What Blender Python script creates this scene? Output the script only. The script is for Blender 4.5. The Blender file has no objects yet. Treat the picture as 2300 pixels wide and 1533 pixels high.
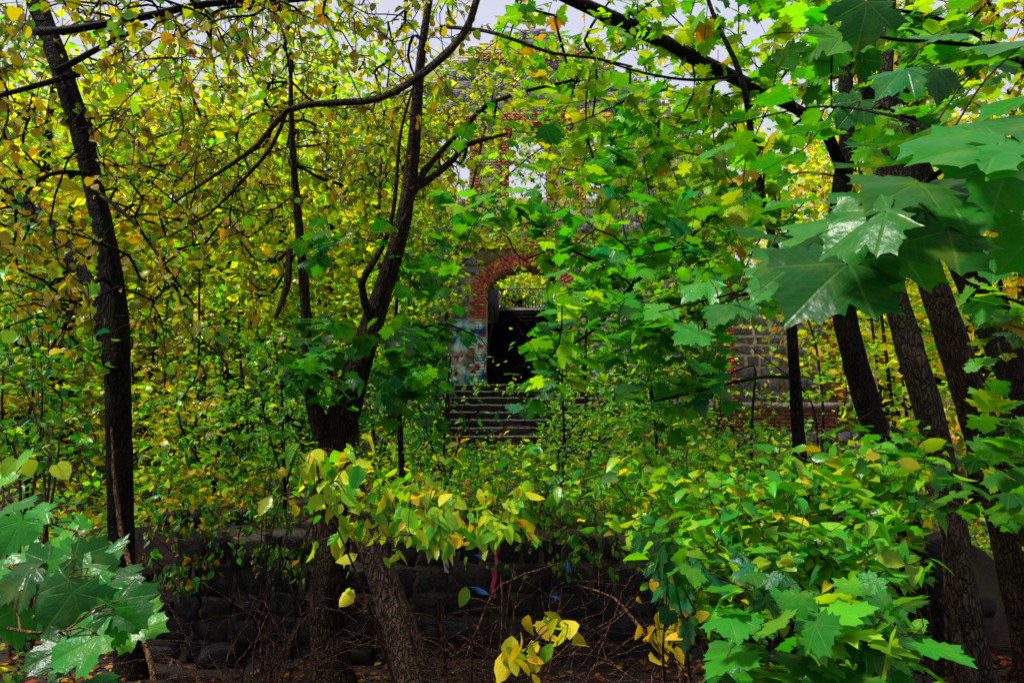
import bpy, bmesh, math, random
import numpy as np
from mathutils import Matrix, Vector

random.seed(7)
rng = np.random.default_rng(7)
scene = bpy.context.scene
COL = scene.collection
R = math.radians

# ------------------------------------------------------------------ camera
EYE = 1.6
PITCH = R(9.0)
FPX = 1661.0                      # focal length in photo pixels (2300 wide)
cam_data = bpy.data.cameras.new("camera")
cam_data.sensor_width = 36.0
cam_data.lens = 36.0 * FPX / 2300.0
cam_data.clip_start = 0.05
cam_data.clip_end = 2000.0
cam = bpy.data.objects.new("camera", cam_data)
cam.location = (0, 0, EYE)
cam.rotation_euler = (R(90) + PITCH, 0, 0)
COL.objects.link(cam)
scene.camera = cam

# ------------------------------------------------------------------ sky, sun, exposure
SUN_EL, SUN_AZ = R(60), R(-100)    # azimuth measured from +Y towards +X (high, from the left)
world = bpy.data.worlds.new("World")
scene.world = world
world.use_nodes = True
wn = world.node_tree
wn.nodes.clear()
w_out = wn.nodes.new("ShaderNodeOutputWorld")
w_bg = wn.nodes.new("ShaderNodeBackground")
w_sky = wn.nodes.new("ShaderNodeTexSky")
w_sky.sky_type = 'NISHITA'
w_sky.sun_disc = False
w_sky.sun_elevation = SUN_EL
w_sky.sun_rotation = SUN_AZ
w_mix = wn.nodes.new("ShaderNodeMix")
w_mix.data_type = 'RGBA'
w_mix.inputs[0].default_value = 0.96
w_mix.inputs[7].default_value = (2.8, 2.85, 3.45, 1)      # even cloud cover
wn.links.new(w_sky.outputs[0], w_mix.inputs[6])
wn.links.new(w_mix.outputs[2], w_bg.inputs[0])
w_bg.inputs[1].default_value = 0.055
wn.links.new(w_bg.outputs[0], w_out.inputs[0])

sun_data = bpy.data.lights.new("sun", 'SUN')
sun_data.energy = 1.5
sun_data.angle = R(11)
sun_data.color = (1.0, 0.96, 0.88)
sun = bpy.data.objects.new("sun", sun_data)
sd = Vector((math.sin(SUN_AZ) * math.cos(SUN_EL), math.cos(SUN_AZ) * math.cos(SUN_EL), math.sin(SUN_EL)))
sun.rotation_euler = sd.to_track_quat('Z', 'Y').to_euler()
sun.location = (0, 0, 40)
COL.objects.link(sun)

vs = scene.view_settings
vs.view_transform = 'Standard'
vs.look = 'None'
vs.exposure = 2.2
vs.gamma = 1.0
cy = scene.cycles
cy.max_bounces = 6
cy.diffuse_bounces = 3
cy.glossy_bounces = 2
cy.transmission_bounces = 4
cy.sample_clamp_indirect = 6.0

# ------------------------------------------------------------------ pixel <-> place helpers (photo pixels, 2300 x 1533)
CP, SP = math.cos(PITCH), math.sin(PITCH)
def at(px, py, Y):
    dx = (px - 1150.0) / FPX
    dy = (766.5 - py) / FPX
    d = np.array([dx, CP - dy * SP, SP + dy * CP])
    return np.array([0, 0, EYE]) + d * (Y / d[1])
def at_many(px, py, Y):
    dx = (px - 1150.0) / FPX
    dy = (766.5 - py) / FPX
    d = np.stack([dx, CP - dy * SP, SP + dy * CP], 1)
    return np.array([0, 0, EYE]) + d * (Y / d[:, 1])[:, None]
def project(P):
    P = np.asarray(P, float).reshape(-1, 3) - np.array([0, 0, EYE])
    f = P[:, 1] * CP + P[:, 2] * SP
    u = -P[:, 1] * SP + P[:, 2] * CP
    f = np.where(f < 0.05, 0.05, f)
    return 1150 + P[:, 0] / f * FPX, 766.5 - u / f * FPX, f

# ------------------------------------------------------------------ mesh helpers
class MB:
    """collects vertices and polygons; build() links ONE mesh object"""
    def __init__(self):
        self.v, self.f, self.c, self.n = [], [], [], 0
    def add(self, V, F, col=None):
        V = np.asarray(V, float).reshape(-1, 3)
        F = np.asarray(F, int)
        self.v.append(V)
        self.f.append(F + self.n)
        if col is not None:
            col = np.asarray(col, float)
            if col.ndim == 1:
                col = np.tile(col, (len(V), 1))
            self.c.append(col)
        self.n += len(V)
    def box(self, lo, hi, col=None):
        x0, y0, z0 = lo; x1, y1, z1 = hi
        V = [(x0,y0,z0),(x1,y0,z0),(x1,y1,z0),(x0,y1,z0),(x0,y0,z1),(x1,y0,z1),(x1,y1,z1),(x0,y1,z1)]
        F = [(0,3,2,1),(4,5,6,7),(0,1,5,4),(1,2,6,5),(2,3,7,6),(3,0,4,7)]
        self.add(V, F, col)
    def mesh(self, name, smooth=False, base=(0, 0, 0)):
        me = bpy.data.meshes.new(name)
        if not self.v:
            return me
        V = np.concatenate(self.v) - np.asarray(base, float)
        me.vertices.add(len(V))
        me.vertices.foreach_set("co", V.ravel())
        loops = np.concatenate([f.ravel() for f in self.f])
        sizes = np.concatenate([np.full(len(f), f.shape[1]) for f in self.f])
        starts = np.concatenate([[0], np.cumsum(sizes)[:-1]])
        me.loops.add(len(loops))
        me.loops.foreach_set("vertex_index", loops)
        me.polygons.add(len(sizes))
        me.polygons.foreach_set("loop_start", starts)
        me.polygons.foreach_set("loop_total", sizes)
        if smooth:
            me.polygons.foreach_set("use_smooth", np.ones(len(sizes), bool))
        if self.c:
            C = np.concatenate(self.c)
            at_ = me.color_attributes.new("Col", 'FLOAT_COLOR', 'POINT')
            at_.data.foreach_set("color", np.concatenate([C, np.ones((len(C), 1))], 1).ravel())
        me.update(calc_edges=True)
        return me

def link_mesh(name, me, mat, parent=None, loc=(0, 0, 0)):
    o = bpy.data.objects.new(name, me)
    if mat is not None and not me.materials:
        me.materials.append(mat)
    COL.objects.link(o)
    o.location = loc
    if parent is not None:
        o.parent = parent
    return o
def tag(o, label=None, cat=None, group=None, kind=None):
    if label: o["label"] = label
    if cat: o["category"] = cat
    if group: o["group"] = group
    if kind: o["kind"] = kind
    return o
def thing(name, label, cat, loc=(0, 0, 0), group=None):
    o = bpy.data.objects.new(name, None)
    o.location = [float(a) for a in loc]
    COL.objects.link(o)
    o.empty_display_size = 0.2
    return tag(o, label, cat, group)

def unit(v):
    v = np.asarray(v, float)
    n = np.linalg.norm(v, axis=-1, keepdims=True)
    return v / np.where(n < 1e-9, 1, n)

def smooth_path(P, rad, step=0.12):
    """Catmull-Rom through P (n,3) with radii, resampled"""
    P = np.asarray(P, float); rad = np.asarray(rad, float)
    Q = np.vstack([2*P[0]-P[1], P, 2*P[-1]-P[-2]])
    out, ro = [], []
    for i in range(len(P) - 1):
        p0, p1, p2, p3 = Q[i], Q[i+1], Q[i+2], Q[i+3]
        n = max(2, int(np.linalg.norm(p2 - p1) / step))
        t = np.linspace(0, 1, n, endpoint=False)[:, None]
        out.append(0.5*((2*p1)+(-p0+p2)*t+(2*p0-5*p1+4*p2-p3)*t*t+(-p0+3*p1-3*p2+p3)*t**3))
        ro.append(rad[i] + (rad[i+1]-rad[i])*t[:, 0])
    out.append(P[-1:]); ro.append(rad[-1:])
    return np.concatenate(out), np.concatenate(ro)

def tube(mb, P, rad, sides=8, rough=0.0, cap=True, col=None):
    P = np.asarray(P, float); n = len(P)
    if n < 2: return
    rad = np.broadcast_to(np.asarray(rad, float), (n,))
    T = unit(np.gradient(P, axis=0))
    ref = np.array([0.31, 0.17, 0.93]) if abs(T[0, 2]) < 0.8 else np.array([0.97, 0.2, 0.1])
    A = unit(np.cross(T, ref)); B = np.cross(T, A)
    ang = np.arange(sides) / sides * 2 * math.pi
    rr = np.tile(rad[:, None], (1, sides))
    if rough > 0:
        ph = rng.random(4) * 6.28
        arc = np.arange(n)[:, None]
        lump = (np.sin(ang[None]*3+ph[0]+arc*.13) + np.sin(ang[None]*5+ph[1]-arc*.31)*.6 + np.sin(ang[None]*2+ph[2]+arc*.21)*.8
                + rng.normal(0, .5, (n, sides)))
        rr = rr * (1 + rough * lump)
    V = P[:, None, :] + rr[:, :, None] * (np.cos(ang)[None, :, None]*A[:, None, :] + np.sin(ang)[None, :, None]*B[:, None, :])
    V = V.reshape(-1, 3)
    i = np.arange(n-1)[:, None]*sides; j = np.arange(sides)[None]; k = (j+1) % sides
    F = np.stack([i+j, i+k, i+sides+k, i+sides+j], -1).reshape(-1, 4)
    mb.add(V, F, col)
    if cap:
        c = np.vstack([V[-sides:], P[-1] + T[-1]*rad[-1]*.6])
        jj = np.arange(sides)
        mb.add(c, np.stack([jj, (jj+1) % sides, np.full(sides, sides)], 1), col)

# ------------------------------------------------------------------ materials
def new_mat(name):
    m = bpy.data.materials.new(name)
    m.use_nodes = True
    nt = m.node_tree
    nt.nodes.clear()
    out = nt.nodes.new("ShaderNodeOutputMaterial")
    return m, nt, out
def N(nt, t, **kw):
    n = nt.nodes.new(t)
    for k, v in kw.items(): setattr(n, k, v)
    return n
def noise(nt, vec, scale, detail=4.0, rough=0.55):
    n = N(nt, "ShaderNodeTexNoise")
    n.inputs["Scale"].default_value = scale
    n.inputs["Detail"].default_value = detail
    n.inputs["Roughness"].default_value = rough
    if vec is not None: nt.links.new(vec, n.inputs["Vector"])
    return n.outputs["Fac"]
def ramp(nt, fac, stops):
    r = N(nt, "ShaderNodeValToRGB")
    els = r.color_ramp.elements
    while len(els) < len(stops): els.new(0.5)
    for e, (p, c) in zip(els, stops):
        e.position = p; e.color = (*c, 1) if len(c) == 3 else c
    nt.links.new(fac, r.inputs[0])
    return r.outputs[0]
def math_n(nt, op, a, b=None, c=None, clamp=False):
    m = N(nt, "ShaderNodeMath", operation=op)
    m.use_clamp = clamp
    for i, x in enumerate((a, b, c)):
        if x is None: continue
        if isinstance(x, (int, float)): m.inputs[i].default_value = x
        else: nt.links.new(x, m.inputs[i])
    return m.outputs[0]
def mixc(nt, fac, a, b, blend='MIX'):
    m = N(nt, "ShaderNodeMix", data_type='RGBA', blend_type=blend)
    m.clamp_factor = True
    for i, x in ((0, fac), (6, a), (7, b)):
        if isinstance(x, (int, float)): m.inputs[i].default_value = x
        elif isinstance(x, tuple): m.inputs[i].default_value = (*x, 1) if len(x) == 3 else x
        else: nt.links.new(x, m.inputs[i])
    return m.outputs[2]
def bump(nt, h, strength, dist=0.02):
    b = N(nt, "ShaderNodeBump")
    b.inputs["Strength"].default_value = strength
    b.inputs["Distance"].default_value = dist
    nt.links.new(h, b.inputs["Height"])
    return b.outputs[0]
def pbsdf(nt, out, col, rough, normal=None, spec=0.5):
    p = N(nt, "ShaderNodeBsdfPrincipled")
    if isinstance(col, tuple): p.inputs["Base Color"].default_value = (*col, 1)
    else: nt.links.new(col, p.inputs["Base Color"])
    if isinstance(rough, (int, float)): p.inputs["Roughness"].default_value = rough
    else: nt.links.new(rough, p.inputs["Roughness"])
    p.inputs["Specular IOR Level"].default_value = spec
    if normal is not None: nt.links.new(normal, p.inputs["Normal"])
    if out is not None: nt.links.new(p.outputs[0], out.inputs[0])
    return p
def wpos(nt):
    return N(nt, "ShaderNodeNewGeometry").outputs["Position"]

def leaf_mat(name, source, rough=0.32, transl=0.45, veins=None, boost=1.0, spec=0.13, mottle=.5):
    """source: 'attr' (merged crowns, one colour per leaf) or 'object' (a leaf that is its own object)"""
    m, nt, out = new_mat(name)
    if source == 'attr':
        a = N(nt, "ShaderNodeVertexColor"); a.layer_name = "Col"; base = a.outputs[0]
    else:
        base = N(nt, "ShaderNodeObjectInfo").outputs["Color"]
    pos = wpos(nt)
    n1 = noise(nt, pos, 16.0, 3)
    base = mixc(nt, math_n(nt, 'MULTIPLY', ramp(nt, n1, [(0.54, (0,0,0)), (0.74, (1,1,1))]), mottle), base, mixc(nt, 0.6, base, (0.40, 0.42, 0.02)))
    n2 = noise(nt, pos, 90.0, 2)
    base = mixc(nt, math_n(nt, 'MULTIPLY', ramp(nt, n2, [(0.60, (0,0,0)), (0.75, (1,1,1))]), 0.5), base, (0.09, 0.045, 0.012))
    normal = None
    if veins:
        tc = N(nt, "ShaderNodeTexCoord").outputs["Object"]
        sx = N(nt, "ShaderNodeSeparateXYZ"); nt.links.new(tc, sx.inputs[0])
        X, Y = sx.outputs[0], sx.outputs[1]
        if veins == 'palm':
            dirs = [(math.sin(R(a)), math.cos(R(a))) for a in (0, 52, -52, 105, -105)]
            best = None; along = None
            for dx, dy in dirs:
                d = math_n(nt, 'ADD', math_n(nt, 'MULTIPLY', X, dx), math_n(nt, 'MULTIPLY', Y, dy))
                c = math_n(nt, 'ABSOLUTE', math_n(nt, 'SUBTRACT', math_n(nt, 'MULTIPLY', X, dy), math_n(nt, 'MULTIPLY', Y, dx)))
                c = math_n(nt, 'ADD', c, math_n(nt, 'MULTIPLY', math_n(nt, 'LESS_THAN', d, 0.0), 5.0))
                if best is None: best, along = c, d
                else:
                    less = math_n(nt, 'LESS_THAN', c, best)
                    along = math_n(nt, 'ADD', math_n(nt, 'MULTIPLY', d, less), math_n(nt, 'MULTIPLY', along, math_n(nt, 'SUBTRACT', 1.0, less)))
                    best = math_n(nt, 'MINIMUM', best, c)
        else:
            best = math_n(nt, 'ABSOLUTE', X); along = Y
        main = math_n(nt, 'SUBTRACT', 1.0, math_n(nt, 'DIVIDE', best, 0.022), clamp=True)
        k = 11.0 if veins == 'palm' else 10.0
        fr = math_n(nt, 'FRACT', math_n(nt, 'MULTIPLY', math_n(nt, 'SUBTRACT', along, math_n(nt, 'MULTIPLY', best, 0.8)), k))
        tri = math_n(nt, 'ABSOLUTE', math_n(nt, 'SUBTRACT', fr, 0.5))       # 0.5 on a side vein
        side = math_n(nt, 'MULTIPLY', math_n(nt, 'SUBTRACT', tri, 0.38, clamp=True), 6.0, clamp=True)
        v = math_n(nt, 'MAXIMUM', main, math_n(nt, 'MULTIPLY', side, 0.55))
        base = mixc(nt, math_n(nt, 'MULTIPLY', v, 0.35), base, mixc(nt, 0.5, base, (0.30, 0.45, 0.05)))
        h = math_n(nt, 'SUBTRACT', math_n(nt, 'MULTIPLY', math_n(nt, 'SUBTRACT', 0.5, tri), 0.10), math_n(nt, 'MULTIPLY', main, 0.5))
        fade = math_n(nt, 'MULTIPLY', math_n(nt, 'SUBTRACT', along, 0.06), 6.0, clamp=True)
        h = math_n(nt, 'MULTIPLY', h, fade)
        h = math_n(nt, 'ADD', h, math_n(nt, 'MULTIPLY', noise(nt, tc, 5.0, 3), 1.3))
        normal = bump(nt, h, 0.40, 0.005)
    else:
        normal = bump(nt, noise(nt, pos, 60.0, 2), 0.35, 0.01)
    p = pbsdf(nt, None, base, rough, normal, spec)
    t = N(nt, "ShaderNodeBsdfTranslucent")
    hs = N(nt, "ShaderNodeHueSaturation"); hs.inputs["Value"].default_value = 1.5 * boost; hs.inputs["Hue"].default_value = 0.492
    hs.inputs["Saturation"].default_value = 1.1
    nt.links.new(base, hs.inputs["Color"]); nt.links.new(hs.outputs[0], t.inputs[0])
    mx = N(nt, "ShaderNodeMixShader"); mx.inputs[0].default_value = transl
    nt.links.new(p.outputs[0], mx.inputs[1]); nt.links.new(t.outputs[0], mx.inputs[2])
    nt.links.new(mx.outputs[0], out.inputs[0])
    return m

def bark_mat(name, dark, light, moss=0.0):
    m, nt, out = new_mat(name)
    tc = N(nt, "ShaderNodeTexCoord").outputs["Object"]
    wob = N(nt, "ShaderNodeMapping"); wob.inputs["Scale"].default_value = (1, 1, 0.22)
    nt.links.new(tc, wob.inputs[0])
    dist = N(nt, "ShaderNodeTexNoise"); dist.inputs["Scale"].default_value = 14.0; nt.links.new(tc, dist.inputs["Vector"])
    vm = N(nt, "ShaderNodeVectorMath", operation='MULTIPLY_ADD'); nt.links.new(dist.outputs["Color"], vm.inputs[0]); vm.inputs[1].default_value = (.05, .05, .03); nt.links.new(wob.outputs[0], vm.inputs[2])
    vo = N(nt, "ShaderNodeTexVoronoi", feature='DISTANCE_TO_EDGE'); vo.inputs["Scale"].default_value = 42.0; nt.links.new(vm.outputs[0], vo.inputs["Vector"])
    plates = ramp(nt, vo.outputs["Distance"], [(0.0, (0,0,0)), (0.22, (1,1,1))])
    r1 = noise(nt, vm.outputs[0], 45.0, 6, 0.65)
    r2 = noise(nt, tc, 5.0, 4)
    hgt = math_n(nt, 'ADD', math_n(nt, 'MULTIPLY', plates, 0.8), math_n(nt, 'MULTIPLY', r1, 0.9))
    c = ramp(nt, math_n(nt, 'MULTIPLY', hgt, 0.6), [(0.22, dark), (0.72, light)])
    c = mixc(nt, math_n(nt, 'MULTIPLY', ramp(nt, r2, [(0.52, (0,0,0)), (0.68, (1,1,1))]), 0.6), c, mixc(nt, 0.5, c, tuple(min(1, x*3.2) for x in light)))
    if moss > 0:
        c = mixc(nt, math_n(nt, 'MULTIPLY', ramp(nt, noise(nt, tc, 2.3, 5), [(0.48, (0,0,0)), (0.66, (1,1,1))]), moss), c, (0.045, 0.06, 0.010))
    pbsdf(nt, out, c, 0.8, bump(nt, hgt, 1.0, 0.05), 0.10)
    return m

M = {}
M['bark_dark'] = bark_mat("bark_dark", (0.003, 0.0024, 0.002), (0.018, 0.012, 0.008), 0.25)
M['bark_brown'] = bark_mat("bark_brown", (0.004, 0.0024, 0.0016), (0.055, 0.031, 0.018), 0.35)
M['bark_prop'] = bark_mat("bark_warm_brown", (0.010, 0.006, 0.004), (0.16, 0.095, 0.065), 0.2)
M['bark_pale'] = bark_mat("bark_pale", (0.006, 0.0045, 0.003), (0.075, 0.052, 0.034), 0.4)
M['twig'] = bark_mat("twig_bark", (0.004, 0.003, 0.003), (0.016, 0.012, 0.010), 0.0)
M['twig_red'] = bark_mat("twig_reddish", (0.035, 0.018, 0.012), (0.16, 0.075, 0.045), 0.0)
M['twig_tan'] = bark_mat("twig_tan", (0.10, 0.05, 0.02), (0.28, 0.15, 0.06), 0.0)
M['leaf_attr'] = leaf_mat("leaf_crown", 'attr', 0.28, 0.45)
M['leaf_far'] = leaf_mat("leaf_far_crown", 'attr', 0.45, 0.58, None, 1.2)
M['leaf_palm'] = leaf_mat("leaf_palmate", 'object', 0.30, 0.45, 'palm', 1.0, 0.20, .30)
M['leaf_pinnate'] = leaf_mat("leaf_pinnate", 'object', 0.24, 0.42, 'pin', 1.0, .24, .5)
def litter_mat():
    m, nt, out = new_mat("leaf_litter")
    a = N(nt, "ShaderNodeVertexColor"); a.layer_name = "Col"
    pbsdf(nt, out, a.outputs[0], 0.4, bump(nt, noise(nt, wpos(nt), 60, 2), .4, .01), .12)
    return m
M['litter'] = litter_mat()
def soil_mat():
    m, nt, out = new_mat("soil")
    p = wpos(nt)
    a = noise(nt, p, 1.2, 6); b = noise(nt, p, 22.0, 6, 0.7)
    c = ramp(nt, b, [(0.30, (0.006, 0.0025, 0.0025)), (0.50, (0.024, 0.010, 0.009)), (0.70, (0.06, 0.022, 0.013))])
    c = mixc(nt, ramp(nt, a, [(0.45, (0,0,0)), (0.65, (0.6,0.6,0.6))]), c, (0.030, 0.034, 0.010))
    pbsdf(nt, out, c, 0.8, bump(nt, b, 1.0, 0.06), 0.3)
    return m
M['soil'] = soil_mat()
def rock_mat(name, dark, light, tint, paint=None, mossy=0.3, spec=.22):
    m, nt, out = new_mat(name)
    p = wpos(nt)
    oi = N(nt, "ShaderNodeObjectInfo")
    n1 = noise(nt, p, 9.0, 6, 0.65); n2 = noise(nt, p, 42.0, 4, 0.6)
    c = ramp(nt, n1, [(0.32, dark), (0.68, light)])
    c = mixc(nt, math_n(nt, 'MULTIPLY', oi.outputs["Random"], 0.5), c, tint)
    c = mixc(nt, math_n(nt, 'MULTIPLY', ramp(nt, noise(nt, p, 3.1, 5), [(0.52, (0,0,0)), (0.68, (1,1,1))]), mossy), c, (0.06, 0.075, 0.015))
    if paint: c = paint(nt, p, c)
    pbsdf(nt, out, c, 0.55, bump(nt, math_n(nt, 'ADD', n1, math_n(nt, 'MULTIPLY', n2, 0.4)), 0.8, 0.04), spec)
    return m
FACE_Y = 18.5
g0 = at(1012, 712, FACE_Y); g1 = at(1094, 862, FACE_Y)      # the sprayed patch beside the doorway
g2 = at(1300, 780, FACE_Y); g3 = at(1362, 850, FACE_Y)
def band(nt, v, a, b, s):
    """soft 0..1 box between a and b"""
    u = math_n(nt, 'MULTIPLY', math_n(nt, 'SUBTRACT', v, a), 1.0/s, clamp=True)
    w = math_n(nt, 'MULTIPLY', math_n(nt, 'SUBTRACT', b, v), 1.0/s, clamp=True)
    return math_n(nt, 'MULTIPLY', u, w)
def graffiti(nt, p, c):
    s = N(nt, "ShaderNodeSeparateXYZ"); nt.links.new(p, s.inputs[0])
    X, Z = s.outputs[0], s.outputs[2]
    def patch(a, b, d, e, sc, seed):
        mk = math_n(nt, 'MULTIPLY', band(nt, X, a, b, 0.22), band(nt, Z, d, e, 0.35))
        mk = math_n(nt, 'MULTIPLY', mk, 1.6, clamp=True)
        mp = N(nt, "ShaderNodeMapping"); mp.inputs["Location"].default_value = (seed, 0, seed*2)
        nt.links.new(p, mp.inputs[0])
        n = noise(nt, mp.outputs[0], sc, 2)
        col = ramp(nt, n, [(0.30, (0.03, 0.02, 0.05)), (0.39, (0.04, 0.13, 0.62)), (0.45, (0.20, 0.70, 0.76)), (0.53, (0.66, 0.90, 0.88)), (0.62, (0.85, 0.88, 0.92)), (0.68, (0.45, 0.05, 0.10))])
        n3 = noise(nt, mp.outputs[0], 2.0, 3)
        return math_n(nt, 'MULTIPLY', mk, ramp(nt, n3, [(0.36, (0,0,0)), (0.46, (1,1,1))])), col
    m1, c1 = patch(g0[0], g1[0] + .05, g1[2] - .3, g0[2], 3.0, 3.3)
    c = mixc(nt, m1, c, c1)
    m2, c2 = patch(g2[0], g3[0], g3[2], g2[2], 3.4, 9.1)
    c = mixc(nt, m2, c, c2)
    return c
M['stone'] = rock_mat("stone_violet_grey", (0.04, 0.037, 0.065), (0.30, 0.28, 0.42), (0.11, 0.10, 0.18), graffiti, 0.12)
M['mortar'] = rock_mat("lime_mortar", (0.24, 0.18, 0.10), (0.50, 0.38, 0.22), (0.34, 0.26, 0.16), graffiti, 0.35)
M['brick'] = rock_mat("red_brick", (0.30, 0.045, 0.028), (0.60, 0.12, 0.075), (0.42, 0.08, 0.05), graffiti, 0.10)
M['brick_dark'] = rock_mat("weathered_brick", (0.10, 0.025, 0.02), (0.30, 0.08, 0.055), (0.14, 0.04, 0.035), None, 0.25)
M['coping'] = rock_mat("coping_stone", (0.25, 0.16, 0.17), (0.48, 0.34, 0.36), (0.34, 0.24, 0.26), None, 0.2)
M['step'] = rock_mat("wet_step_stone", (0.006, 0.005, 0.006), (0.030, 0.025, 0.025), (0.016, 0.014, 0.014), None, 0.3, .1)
M['shade_stone'] = rock_mat("shade_black_stone", (0.001, 0.001, 0.001), (0.005, 0.004, 0.0045), (0.0025, 0.002, 0.0025), None, 0.0, 0.03)  # shade of the enclosed doorway put into a near-black stone colour
M['nosing'] = rock_mat("worn_step_edge", (0.30, 0.28, 0.29), (0.75, 0.70, 0.70), (0.50, 0.47, 0.48), None, 0.3)
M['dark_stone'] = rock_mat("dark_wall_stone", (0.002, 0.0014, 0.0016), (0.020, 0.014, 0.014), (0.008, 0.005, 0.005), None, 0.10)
def wall_paint(nt, p, c):
    s = N(nt, "ShaderNodeSeparateXYZ"); nt.links.new(p, s.inputs[0])
    X, Z = s.outputs[0], s.outputs[2]
    return c
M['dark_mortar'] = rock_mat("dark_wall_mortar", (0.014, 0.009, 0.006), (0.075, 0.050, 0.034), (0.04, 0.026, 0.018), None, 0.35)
def flat(name, col, rough=0.5):
    m, nt, out = new_mat(name)
    p = wpos(nt)
    n = noise(nt, p, 30, 4)
    c = mixc(nt, ramp(nt, n, [(0.35, (0,0,0)), (0.7, (1,1,1))]), tuple(x*.55 for x in col), col)
    pbsdf(nt, out, c, rough, bump(nt, n, .3, .01))
    return m
M['iron'] = flat("black_iron", (0.02, 0.018, 0.018), 0.5)
M['paint_pink'] = flat("pink_spray_paint", (0.62, 0.02, 0.10), 0.5)
M['paint_blue'] = flat("blue_spray_paint", (0.04, 0.22, 0.62), 0.5)
M['paint_white'] = flat("white_spray_paint", (0.5, 0.5, 0.55), 0.5)
M['plaster'] = flat("lilac_plaster", (0.50, 0.44, 0.56), 0.7)

# ------------------------------------------------------------------ the ground
def sst(a, b, t):
    t = np.clip((t - a) / (b - a), 0, 1); return t*t*(3-2*t)
WALL_Y = 6.3
def ground_h(x, y):
    x = np.asarray(x, float); y = np.asarray(y, float)
    mid = np.where(y < WALL_Y + .3, 0.0, 1.02) + 0.55*np.clip((y-6.6)/8.4, 0, 1)
    mid = np.where((y > 15.6), 2.4, mid)
    mid = np.where((np.abs(x-.3) < 1.72) & (y > 14.9) & (y < 18.6), 1.3, mid)
    mid = mid + sst(23.9, 24.6, y)*3.9 + sst(25, 55, y)*6
    left = 0.05 + 1.35*sst(5.0, 11.5, y) + 1.2*sst(11, 17, y) + np.clip(y-16, 0, 60)*0.22
    right = 0.0 + 0.9*sst(6, 13, y) + 0.9*sst(13, 24, y) + np.clip(y-24, 0, 60)*0.16
    wl = 1 - sst(-4.4, -3.3, x)
    wr = sst(3.6, 5.2, x)*(1-sst(12, 15, y)*(1-sst(8.6, 9.4, x)))
    h = mid*(1-wl)*(1-wr) + left*wl + right*wr*(1-wl)
    h = h + 0.05*np.sin(x*1.7+.4)*np.sin(y*1.3+1.1) + 0.03*np.sin(x*4.1)*np.sin(y*3.7)
    return h
def build_ground():
    xs = np.concatenate([[-400, -200, -100, -60], np.arange(-40, -12, 1.5), np.arange(-12, 14, .22), np.arange(14, 42, 1.5), [60, 100, 200, 400]])
    ys = np.concatenate([[-200, -80, -30, -15, -8], np.arange(-4, 3, .5), np.arange(3, WALL_Y+.3, .18), [WALL_Y+.299, WALL_Y+.301], np.arange(WALL_Y+.4, 15.5, .25), [15.599, 15.601], np.arange(15.8, 26, .3), np.arange(26, 70, 2), [80, 110, 160, 260, 500]])
    X, Y = np.meshgrid(xs, ys)
    Z = ground_h(X, Y)
    V = np.stack([X, Y, Z], -1).reshape(-1, 3)
    nx, ny = len(xs), len(ys)
    i = np.arange(ny-1)[:, None]*nx; j = np.arange(nx-1)[None]
    F = np.stack([i+j, i+j+1, i+nx+j+1, i+nx+j], -1).reshape(-1, 4)
    mb = MB(); mb.add(V, F)
    o = link_mesh("ground", mb.mesh("ground", True), M['soil'])
    tag(o, "dark bare woodland soil sloping up around the ruin", "ground", kind="structure")
build_ground()

# ------------------------------------------------------------------ stone and brick pieces
def rock_proto(seed, grid=3, bulge=0.5, jit=0.07):
    """unit block: x -.5...5, z -.5...5, face towards -Y (y from 0 to about -1)"""
    r = np.random.default_rng(seed)
    n = grid + 1
    g = np.linspace(-.5, .5, n)
    X, Z = np.meshgrid(g, g)
    edge = np.maximum(abs(X), abs(Z)) > 0.49
    Yf = -np.where(edge, 0.80, 1.0) + r.normal(0, 0.32, X.shape)*bulge
    cj = r.normal(0, jit*.9, (2, 2, 2)); wa, wb = X + .5, Z + .5
    skew = [(1-wa)*(1-wb)*cj[0, 0, q] + wa*(1-wb)*cj[1, 0, q] + (1-wa)*wb*cj[0, 1, q] + wa*wb*cj[1, 1, q] for q in (0, 1)]
    Xj = X*np.where(edge, .97, 1) + r.normal(0, jit, X.shape)*.6; Zj = Z*np.where(edge, .97, 1) + r.normal(0, jit, X.shape)*.6
    V = np.stack([Xj + skew[0], Yf, Zj + skew[1]], -1).reshape(-1, 3)
    F = []
    for a in range(grid):
        for b in range(grid):
            F.append((a*n+b, a*n+b+1, (a+1)*n+b+1, (a+1)*n+b))
    ring = [b for b in range(n)] + [a*n+n-1 for a in range(1, n)] + [(n-1)*n+b for b in range(n-2, -1, -1)] + [a*n for a in range(n-2, 0, -1)]
    back = V[ring].copy(); back[:, 1] = 0.35
    V2 = np.vstack([V, back]); m = len(ring); o = n*n
    for k in range(m):
        F.append((ring[(k+1) % m], ring[k], o+k, o+(k+1) % m))
    return V2, np.array(F)
ROCKS = [rock_proto(s) for s in range(10)]
BRICKS = [rock_proto(100+s, 1, .25, .012) for s in range(5)]
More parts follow.
